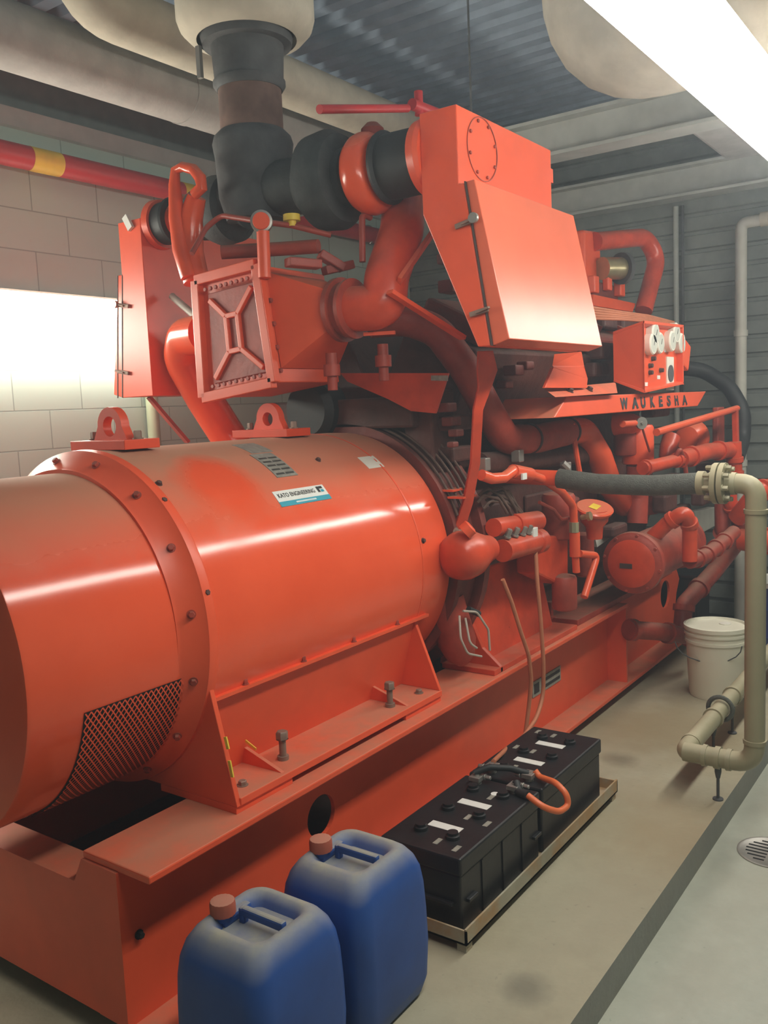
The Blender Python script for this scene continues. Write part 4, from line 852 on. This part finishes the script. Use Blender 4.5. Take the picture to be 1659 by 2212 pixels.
# crimson fire main along the block wall
fm = thing('fire_main', 'crimson pipe with yellow bands running along the block wall', 'pipe', (2, 4.03, 2.9))
def fpt(u): 
    return py(u, 337+(u-100)*.232, 4.03)
f0, f1 = py(0, 335, 4.03), py(370, 405, 4.03); fd = f1.z-f0.z
fz = (f0.z+f1.z)/2
b = MB(); b.cyl((X0+.01, 4.03, fz), (X1-.02, 4.03, fz), .058, n=28); part('pipe_run', b, 'firered', fm)
for (u0, u1) in ((62, 126), (384, 412)):
    xa_, xb_ = py(u0, 345, 4.03).x, py(u1, 352 if u1 < 200 else 405, 4.03).x
    b = MB(); b.cyl((xa_, 4.03, fz), (xb_, 4.03, fz), .0592, n=28); part('yellow_band', b, 'yellow', fm)
for x in (1.5, 3.9, 5.6):
    b = MB(); b.tube([(x, 4.03, fz-.066), (x, 3.965, fz), (x, 4.03, fz+.066), (x, Y1-.003, fz+.066)], .008, .05, 8); part('clip', b, 'steel', fm)
b = MB(); b.tube([py(690, 236, 1.95), py(880, 234, 1.95)], rad(py(800, 235, 1.95), 9)); wl = solo('vent_line', b, 'firered', 'short crimson pipe behind the top of the near air cleaner', 'pipe', tuple(py(700, 236, 1.95)))
b = MB(); q = py(905, 232, 1.95); b.cyl(q-V((.05, 0, 0)), q+V((.22, 0, .01)), .022, n=16); b.cyl(q-V((0, 0, .03)), q+V((0, 0, .06)), .017, n=12); solo('vent_fitting', b, 'firered', 'crimson pipe fitting right on top of the near air cleaner', 'pipe fitting', tuple(q))
b = MB(); b.cyl((3.45, 4.09, 0), (3.45, 4.09, 1.95), .036, n=20); solo('wall_pipe', b, 'green', 'pale green upright pipe on the block wall behind the engine', 'pipe', (3.45, 4.09, 0))

# ================================================================== lamps
def strip_light(name, x0, x1, y, z, label, group, along):
    t = thing(name, label, 'fluorescent lamp', ((x0+x1)/2, y, z), group)
    b = MB(); b.prism([(x0, y-.035, z+.066), (x0, y-.035, z+.030), (x0, y+.035, z+.030), (x0, y+.035, z+.066)], (x1-x0, 0, 0)); part('housing', b, 'white', t, smooth=False)
    b = MB(); pr_ = [V((x0+.02, y+.094*math.cos(a), z+.006-.046*math.sin(a))) for a in [-.9+(PI+1.8)*k/16 for k in range(17)]]; b.prism(pr_, (x1-x0-.04, 0, 0)); part('lens', b, 'lamp', t, 'glowing lens')
    for x in (x0+.004, x1-.024):
        b = MB(); b.prism([V((x, y+.098*math.cos(a), z+.008-.052*math.sin(a))) for a in [-.95+(PI+1.9)*k/16 for k in range(17)]], (.02, 0, 0)); part('end_cap', b, 'white', t, smooth=False)
    for x in ((x0+.4, x1-.4) if x0 < 2 else (x0+.12, x1-.10)):
        b = MB(); b.cyl((x, y, z+.05), (x, y, ZC), .004, n=8); part('hanger', b, 'steel', t)
    return t
LY, LZ = .56, 2.37
l1 = strip_light('fluorescent_light', .86, 3.28, LY, LZ, 'hanging fluorescent lamp whose glare crosses the top right corner', 'hanging fluorescent lamps', 'x')
strip_light('fluorescent_light', 3.30, 5.72, LY, LZ, 'next fluorescent lamp in the row, nearer the far wall', 'hanging fluorescent lamps', 'x')
# lamp on the block wall
wx0, wx1 = .55, 3.45; wzt, wzb = py(120, 642, 4.10).z, py(120, 775, 4.10).z
wl_ = thing('wall_light', 'glowing fluorescent lamp on the block wall left of the machine', 'fluorescent lamp', ((wx0+wx1)/2, Y1, wzt))
b = MB(); b.prism([(wx0, Y1-.001, wzt+.012), (wx0, Y1-.115, wzt+.012), (wx0, Y1-.115, wzt+.003), (wx0, Y1-.03, wzt+.003), (wx0, Y1-.03, wzb+.02), (wx0, Y1-.001, wzb+.02)], (wx1-wx0, 0, 0)); part('back_plate', b, 'white', wl_, smooth=False)
b = MB(); b.prism([(wx0+.01, Y1-.031, wzb), (wx0+.01, Y1-.08, wzb), (wx0+.01, Y1-.13, wzb+.06), (wx0+.01, Y1-.13, wzt-.03), (wx0+.01, Y1-.10, wzt), (wx0+.01, Y1-.031, wzt)], (wx1-wx0-.02, 0, 0)); part('lens', b, 'lampwall', wl_, 'glowing lens', smooth=False)

# ================================================================== olive gas line with braided hose
gx = 3.36; gyv = px(1630, 1640, gx).y
gz0, gz1 = px(1552, 1637, gx).z, px(1625, 1045, gx).z
gl = thing('gas_line', 'olive pipe rising from the pad to a grey braided hose at the engine', 'pipe', (gx, gyv, PADZ))
yj = px(1478, 1612, gx).y
b = MB(); b.tube([(gx, yj+.0, gz0), (gx, gyv, gz0), (gx, gyv, gz1), (gx, gyv+.12, gz1)], .0365, .075, 28); run = part('riser', b, 'olive', gl)
b = MB(); b.tube([(5.85, yj, gz0+.035), (gx, yj, gz0), (gx, yj-.08, gz0)], .0365, .07, 28); part('floor_run', b, 'olive', gl, 'dusty pale run along the pad')
for (p, d) in (((gx, gyv, gz1-.10), (0, 0, 1)), ((gx, gyv+.075, gz1), (0, 1, 0)), ((gx, gyv, gz0+.09), (0, 0, 1)), ((gx, gyv+.09, gz0), (0, 1, 0)), ((gx, yj-.08, gz0), (0, 1, 0)), ((gx+.09, yj, gz0), (1, 0, 0))):
    b = MB(); b.lathe(V(p)-V(d)*.008, d, [(0, .0355), (0, .0405), (.016, .042), (.016, .0355)], 28); part('coupling', b, 'olive', gl)
fy = px(1556, 1040, gx).y
for k, y in enumerate((fy-.021, fy+.003)):
    b = MB(); b.lathe((gx, y, gz1), (0, 1, 0), [(0, .032), (0, .076), (.018, .076), (.018, .032)], 40); fl = part('flange', b, 'olive', gl)
for k in range(8):
    a = 2*PI*k/8+.2; b = MB(); q = V((gx+.060*math.cos(a), fy-.021, gz1+.060*math.sin(a))); b.hexbolt(q, (0, -1, 0), .0095, .018); part('flange_bolt', b, 'olive', gl); b = MB(); b.hexbolt(q+V((0, .042, 0)), (0, 1, 0), .0095, .024); part('flange_bolt', b, 'olive', gl)
b = MB(); b.lathe((gx, fy+.02, gz1), (0, 1, 0), [(0, .038), (.03, .038), (.035, .045), (.06, .045), (.06, .03)], 28); part('collar', b, 'olive', gl)
b = MB(); b.tube([(gx, fy+.07, gz1), (gx, fy+.25, gz1-.012), (gx, 1.36, gz1-.008), (gx, 1.52, gz1+.012)], .040, .3, 28); part('braided_hose', b, 'hose', gl, 'grey braided flexible hose')
b = MB(); b.cyl((gx, 1.51, gz1+.012), (gx, 1.76, gz1+.02), .032, n=20); part('hose_end', b, 'redclean', gl)
def pipe_stand(x, y, z, label, ax):
    t = thing('pipe_stand', label, 'pipe stand', (x, y, PADZ), 'pipe stands on the pad')
    b = MB(); b.lathe((x, y, z), ax, [(-.010, .0366), (-.010, .043), (.010, .043), (.010, .0366)], 24, cap=False); part('clamp', b, 'olive', t)
    b = MB(); b.cyl((x, y, PADZ), (x, y, z-.04), .006, n=10); part('rod', b, 'soot', t)
    b = MB(); b.lathe((x, y, z-.080), (0, 0, 1), [(0, .008), (.025, .013), (.042, .013)], 12); part('socket', b, 'soot', t)
    b = MB(); b.lathe((x, y, PADZ), (0, 0, 1), [(0, .02), (.005, .02), (.007, .008)], 16); part('base_disc', b, 'soot', t)
ys_ = px(1551, 1640, gx).y
pipe_stand(gx, ys_, gz0, 'thin stand under the short cross pipe next to the pad edge', (0, 1, 0))
for u, v, lb in ((1541, 1555, 'thin stand under the pad pipe, first from its near elbow'), (1582, 1500, 'thin stand under the pad pipe in front of the white bucket')):
    p = py(u, v, yj); pipe_stand(p.x, yj, gz0+.035*(p.x-gx)/2.4, lb, (1, 0, 0))
xm = py(1556, 1535, yj).x
b = MB(); b.tube([(xm, yj+.052*math.cos(a), gz0+.012+.052*math.sin(a)) for a in [2*PI*k/24 for k in range(25)]], .010, 0, 8); part('hose_loop', b, 'hose', gl, 'dark hose loop wrapped around the pad run')

# ================================================================== bucket, drum, drain, wall pipes
bx, by = 4.60, 1.228
bk = thing('bucket', 'white plastic bucket with ribbed rim and lid beside the skid', 'bucket', (bx, by, PADZ))
b = MB(); b.lathe((bx, by, PADZ), (0, 0, 1), [(0, .10), (0, .128), (.012, .132), (.285, .147), (.285, .153), (.30, .154), (.30, .149), (.325, .150), (.325, .156), (.338, .157), (.338, .150), (.36, .151)], 48); part('body', b, 'bucketw', bk)
b = MB(); b.lathe((bx, by, PADZ+.352), (0, 0, 1), [(0, .05), (0, .148), (.0, .158), (.020, .159), (.022, .148), (.010, .143), (.006, .05)], 48); lid = part('lid', b, 'bucketw', bk)
b = MB(); b.lathe((bx+.06, by-.03, PADZ+.358), (0, 0, 1), [(0, .03), (.008, .03), (.01, .02)], 20); part('spout_cap', b, 'white', lid)
b = MB(); b.tube([(bx-.15*math.cos(t)*.2-.145+.02*math.sin(t), by+.155*math.cos(t), PADZ+.30-.10*math.sin(t)) for t in [PI*k/10 for k in range(11)]], .003, 0, 8); part('handle', b, 'soot', bk)
dx, dy = 5.75, 1.10
dm = thing('drum', 'blue drum with a pale top at the right edge near the far wall', 'drum', (dx, dy, 0))
zt_d = px(1650, 1258, dx-.15).z
b = MB(); b.lathe((dx, dy, 0), (0, 0, 1), [(0, .19), (.02, .20), (zt_d*.33, .20), (zt_d*.35, .206), (zt_d*.37, .20), (zt_d*.66, .20), (zt_d*.68, .206), (zt_d*.70, .20), (zt_d-.02, .20), (zt_d-.02, .1)], 40); part('shell', b, 'drumblue', dm)
b = MB(); b.lathe((dx, dy, zt_d-.03), (0, 0, 1), [(0, .19), (0, .206), (.03, .208), (.03, .195), (.02, .19), (.02, .05)], 40); part('top_rim', b, 'label', dm, 'pale drum top')
b = MB(); b.box((5.62, 1.62, PADZ), (5.92, 1.88, .50)); dbx = thing('storage_crate', 'black crate on the pad in front of the siding wall', 'crate', (5.77, 1.75, PADZ)); part('crate_body', b, 'black', dbx, smooth=False, bev=.012)
b = MB(); b.box((5.60, 1.60, .50), (5.94, 1.90, .525)); part('crate_lid', b, 'black', dbx, smooth=False, bev=.006)
dn = thing('floor_drain', 'round slotted drain grate set in the floor by the pad', 'drain', (3.29, .70, 0))
q = pz(1652, 1832, 0); drx, dry, drr = 3.25, .675, .115
dn.location = (drx, dry, 0); ORG[dn.name] = V((drx, dry, 0))
b = MB(); b.lathe((drx, dry, 0), (0, 0, 1), [(.0, .07), (.0005, drr), (.004, drr), (.005, drr-.008), (.003, drr-.012), (.003, .01)], 48); part('grate', b, 'steel', dn, 'dull round grate')
for k in range(7):
    dxx = -.072+.024*k; hl = math.sqrt(max((drr-.03)**2-dxx**2, 0))
    b = MB(); b.box((drx+dxx-.0045, dry-hl, .0025), (drx+dxx+.0045, dry-.008, .0036)); b.box((drx+dxx-.0045, dry+.008, .0025), (drx+dxx+.0045, dry+hl, .0036)); part('slot', b, 'dark', dn, smooth=False)
wx = 6.18
wpy = px(1600, 800, wx).y
wp_ = thing('riser_pipe_line', 'pale upright pipe on the siding wall turning right near the ceiling', 'pipe', (wx, wpy, 0))
b = MB(); ztop = px(1600, 482, wx).z; b.tube([(wx, wpy, 0), (wx, wpy, ztop), (wx, Y0+.02, ztop+.02)], .037, .05, 24); part('pipe_run', b, 'paletube', wp_)
for v in (720, 945, 965, 1000):
    b = MB(); zz = px(1600, v, wx).z; b.lathe((wx, wpy, zz-.02), (0, 0, 1), [(0, .038), (0, .044), (.04, .044), (.04, .038)], 24); part('coupling', b, 'paletube', wp_)
for k in range(8):
    b = MB(); b.lathe((wx, wpy-.12-.09*k, ztop+.004), (0, -1, 0), [(0, .038), (0, .046), (.05, .046), (.05, .038)], 20); part('wrap', b, 'lag', wp_, 'lagging wrap')
for dy_, r_ in ((0.0, .010), (.045, .018)):
    yc = px(1475, 600, 6.27).y+dy_; b = MB(); b.cyl((6.27, yc, 0), (6.27, yc, 2.93), r_, n=12); solo('conduit', b, 'beam' if r_ > .012 else 'soot', 'thin conduit on the siding wall' if r_ < .012 else 'wider grey conduit beside the thin one on the siding wall', 'conduit', (6.27, yc, 0))
b = MB(); b.tube([py(1480, 795, 1.75), py(1520, 800, 1.66), py(1575, 835, 1.5), py(1606, 890, 1.4), py(1604, 950, 1.4), py(1590, 990, 1.38)], .048, .25, 20); solo('coolant_hose', b, 'rubber', 'thick black rubber hose arching behind the far end of the tray', 'hose', tuple(py(1480, 795, 1.75)))

# ================================================================== batteries on their tray
BZ = .148
tt = thing('battery_tray', 'low metal tray on short feet holding both batteries', 'tray', (2.6, 1.4, PADZ))
tx0, tx1, ty0, ty1 = 2.014, 3.185, 1.222, 1.585
b = MB(); b.box((tx0, ty0, .136), (tx1, ty1, .142)); b.box((tx0, ty0, .136), (tx1, ty0+.006, .185)); b.box((tx0, ty1-.006, .136), (tx1, ty1, .185)); b.box((tx0, ty0, .136), (tx0+.006, ty1, .180)); b.box((tx1-.006, ty0, .136), (tx1, ty1, .180)); part('tray_pan', b, 'traywood', tt, smooth=False)
for x in (tx0+.005, tx1-.045):
    for y in (ty0+.005, ty1-.04):
        b = MB(); b.box((x, y, PADZ), (x+.035, y+.03, .136)); part('foot', b, 'traywood', tt, smooth=False)
b0x, b1x, b0y, b1y, bz1 = 2.046, 2.566, 1.252, 1.535, .372
bt = thing('battery', 'black truck battery nearer the blue jerrycans', 'battery', ((b0x+b1x)/2, (b0y+b1y)/2, .142), 'truck batteries on the tray')
b = MB(); b.box((b0x+.006, b0y+.006, .142), (b1x-.006, b1y-.006, bz1-.055)); part('case', b, 'black', bt, smooth=False, bev=.006)
for x in (b0x+.13, b0x+.26, b0x+.39):
    b = MB(); b.box((x-.004, b0y+.002, .150), (x+.004, b0y+.008, bz1-.06)); part('case_rib', b, 'black', bt, smooth=False)
b = MB(); b.box((b0x-.006, b0y+.03, .222), (b0x+.008, b1y-.03, .232)); part('grip_ledge', b, 'black', bt, smooth=False, bev=.002)
for x in (b0x+.035, b1x-.055):
    b = MB(); b.box((x, b0y-.006, .225), (x+.05, b0y+.008, .236)); part('grip_ledge', b, 'black', bt, smooth=False, bev=.002)
b = MB(); b.box((b0x, b0y, bz1-.055), (b1x, b1y, bz1)); lidb = part('lid', b, 'black', bt, smooth=False, bev=.007)
for i in range(3):
    for yy in (b0y+.085, b1y-.085):
        b = MB(); b.lathe((b0x+.10+.16*i, yy, bz1), (0, 0, 1), [(0, .022), (.010, .022), (.012, .017), (.020, .017)], 18); part('vent_cap', b, 'black', lidb)
for (fx, fy_, sx_, sy_) in ((.15, .50, .035, .055), (.33, .50, .035, .055)):
    b = MB(); x, y = b0x+fx, b0y+(b1y-b0y)*fy_; b.box((x-sx_/2, y-sy_, bz1), (x+sx_/2, y+sy_, bz1+.001)); part('label_strip', b, 'label', lidb, 'white label strip', smooth=False)
for (fx, fy_) in ((.05, .15), (.23, .14), (.06, .40), (.24, .40), (.40, .42)):
    b = MB(); x, y = b0x+fx, b0y+(b1y-b0y)*fy_; b.box((x-.018, y-.008, bz1), (x+.018, y+.008, bz1+.0008)); part('small_tag', b, 'labelgrey', lidb, smooth=False)
b = MB(); b.lathe((b0x+.43, b0y+.12, bz1), (0, 0, 1), [(0, .014), (.001, .014)], 18); part('round_tag', b, 'label', lidb)
for yy in (b0y+.07, b1y-.07):
    b = MB(); b.lathe((b1x-.045, yy, bz1), (0, 0, 1), [(0, .016), (.012, .015), (.014, .0095), (.032, .0085)], 18); part('terminal_post', b, 'steel', bt, 'metal terminal post')
    b = MB(); b.box((b1x-.068, yy-.02, bz1+.012), (b1x-.022, yy+.02, bz1+.028)); b.hexbolt((b1x-.028, yy-.022, bz1+.02), (0, -1, 0), .008, .02); part('terminal_clamp', b, 'steel', bt, 'grey cable clamp', smooth=False, bev=.003)
# second battery, turned end for end
bt2 = dup(bt, (.538, 0, 0), 'black truck battery farther from the jerrycans, orange cable end on it', 'truck batteries on the tray')
cxb = ((b0x+b1x)/2)
bt2.rotation_euler = (0, 0, PI)
B2 = lambda x, y, z=bz1: V((2*(cxb)+.538-x, b0y+b1y-y, z))
t1a, t1b = V((b1x-.045, b0y+.07, bz1+.022)), V((b1x-.045, b1y-.07, bz1+.022)); t2a, t2b = B2(b1x-.045, b1y-.07, bz1+.022), B2(b1x-.045, b0y+.07, bz1+.022)
b = MB(); P = [t2a+V((0, -.01, 0)), t2a+V((.03, -.06, .03)), py(1180, 1678, 1.20), py(1222, 1705, 1.14), py(1229, 1735, 1.13), py(1205, 1752, 1.14), py(1170, 1748, 1.17), py(1140, 1718, 1.23)]
P = [t2a+V((.015, -.015, .01)), py(1165, 1678, 1.29), py(1200, 1690, 1.21), py(1224, 1715, 1.165), py(1228, 1740, 1.16), py(1208, 1754, 1.17), py(1175, 1745, 1.20), py(1140, 1718, 1.26)]
jc = thing('jumper_cable', 'short orange cable looping over the batteries front edge', 'cable', tuple(t1a))
b.tube(P, .0105, .06, 14, seg=8); part('orange_lead', b, 'cable', jc)
b = MB(); b.tube([py(1140, 1718, 1.26), py(1120, 1712, 1.30), t1a+V((.01, .0, .008))], .014, .03, 12); part('black_sleeve', b, 'rubber', jc, 'black sleeve end of the cable')
b = MB(); b.tube([t1b+V((0, .01, .012)), t1b+V((.03, -.03, .03)), t1b+V((.07, -.09, .024)), t1a+V((.09, .03, .012)), t1a+V((.105, .0, .004))], .011, .05, 12); solo('link_cable', b, 'rubber', 'black cable lying across the gap between the batteries', 'cable', tuple(t1b))
b = MB(); P = [py(1156, 1172, 1.585), py(1160, 1250, 1.57), py(1168, 1340, 1.56), py(1174, 1430, 1.56), py(1174, 1500, 1.57), py(1160, 1550, 1.56), py(1130, 1592, 1.545), py(1095, 1617, 1.53), t2b+V((.01, .0, .012))]
b.tube(P, .0085, .2, 12); solo('battery_cable', b, 'cabledusty', 'tan cable hanging from the starter to the far battery, right of the pair', 'cable', tuple(t2b), 'starter cables')
b = MB(); P = [py(1086, 1252, 1.585), py(1105, 1300, 1.575), py(1125, 1365, 1.565), py(1142, 1415, 1.56), py(1148, 1470, 1.57), py(1142, 1530, 1.585), py(1136, 1590, 1.592), t1b+V((.30, .05, .0))]
P = [py(1086, 1252, 1.585), py(1105, 1300, 1.575), py(1125, 1365, 1.565), py(1142, 1415, 1.56), py(1148, 1470, 1.57), py(1142, 1530, 1.585), py(1134, 1592, 1.59)]
b.tube(P, .0085, .2, 12); solo('battery_cable', b, 'cabledusty', 'tan cable hanging along the rail, left of the pair', 'cable', tuple(py(1134, 1592, 1.59)), 'starter cables')

# ================================================================== blue jerrycans
def jerrycan(cx, cy, rz, label):
    t = thing('jerrycan', label, 'jerrycan', (cx, cy, PADZ), 'blue jerrycans on the pad')
    def ring(z, hx, hy, rc, n=6, sink=0.0):
        L = []
        for (sx_, sy_, a0) in ((1, 1, 0), (-1, 1, PI/2), (-1, -1, PI), (1, -1, 3*PI/2)):
            for k in range(n+1):
                a = a0+PI/2*k/n; L.append(V((sx_*(hx-rc)+rc*math.cos(a), sy_*(hy-rc)+rc*math.sin(a), z)))
        return L
    pr_ = [(0, .120, .112, .05), (.012, .140, .128, .05), (.05, .152, .138, .05), (.15, .157, .143, .05), (.24, .155, .142, .05), (.31, .152, .139, .05), (.352, .146, .134, .05), (.382, .134, .126, .05), (.404, .118, .112, .048), (.416, .102, .099, .045), (.417, .084, .084, .034), (.40, .072, .072, .028), (.388, .066, .068, .026)]
    b = MB()
    R_ = [[V((cx, cy, PADZ))+p for p in ring(z, hx, hy, rc)] for z, hx, hy, rc in pr_]
    b.loops(R_); body = part('body', b, 'blue', t, smooth=60)
    b = MB(); b.bar((cx, cy+.045, PADZ+.415), (cx, cy-.082, PADZ+.415), .018, .022); b.bar((cx, cy+.045, PADZ+.385), (cx, cy+.045, PADZ+.424), .018, .018, (0, 1, 0)); part('handle', b, 'blue', t, smooth=False, bev=.005)
    b = MB(); b.box((cx-.045, cy+.06, PADZ+.385), (cx+.045, cy+.098, PADZ+.41)); part('shoulder', b, 'blue', t, smooth=False, bev=.008)
    b = MB(); b.lathe((cx-.030, cy+.080, PADZ+.40), (0, 0, 1), [(0, .023), (.02, .023)], 24); nk = part('neck', b, 'blue', t)
    b = MB(); n_ = 36; o_ = V((cx-.030, cy+.080, PADZ+.414))
    b.loops([[o_+V(((r+(.0012 if k % 2 else 0))*math.cos(2*PI*k/n_), (r+(.0012 if k % 2 else 0))*math.sin(2*PI*k/n_), z)) for k in range(n_)] for z, r in ((0, .029), (.022, .029), (.030, .027), (.032, .021))]); part('cap', b, 'cap', t, 'faded red screw cap')
    return t
jc1 = jerrycan(1.352, 1.372, 0, 'nearest blue plastic jerrycan with faded red cap at the bottom edge of the photo')
jc2 = dup(jc1, (.345, -.008, 0), 'second blue plastic jerrycan, between the nearest one and the batteries', 'blue jerrycans on the pad')

# ================================================================== camera, world, exposure
cam = bpy.data.cameras.new('camera'); co = bpy.data.objects.new('camera', cam); C.objects.link(co)
cam.sensor_fit = 'HORIZONTAL'; cam.sensor_width = 36.0; cam.lens = 36.0*F/1659.0; cam.clip_start = .02
cols = (R.col[0], -R.col[1], -R.col[2])
mw = Matrix((cols[0], cols[1], cols[2])).transposed().to_4x4(); mw.translation = CAM; co.matrix_world = mw
bpy.context.scene.camera = co
w = bpy.data.worlds.new('room_air'); w.use_nodes = True; bpy.context.scene.world = w
w.node_tree.nodes['Background'].inputs[0].default_value = (.5, .55, .6, 1); w.node_tree.nodes['Background'].inputs[1].default_value = .02
vol = w.node_tree.nodes.new('ShaderNodeVolumeScatter'); vol.inputs['Color'].default_value = (.76, .87, 1, 1); vol.inputs['Anisotropy'].default_value = .3; vol.inputs['Density'].default_value = .016  # thin haze added to stand in for veiling lens glare
w.node_tree.links.new(vol.outputs[0], w.node_tree.nodes['World Output'].inputs['Volume'])
vs = bpy.context.scene.view_settings; vs.view_transform = 'Standard'; vs.look = 'None'; vs.exposure = 1.12; vs.gamma = 1.0; vs.use_curve_mapping = False
cy = bpy.context.scene.cycles; cy.use_light_tree = False
cy.max_bounces = 5; cy.diffuse_bounces = 3; cy.glossy_bounces = 2; cy.transmission_bounces = 1; cy.transparent_max_bounces = 2; cy.volume_bounces = 0
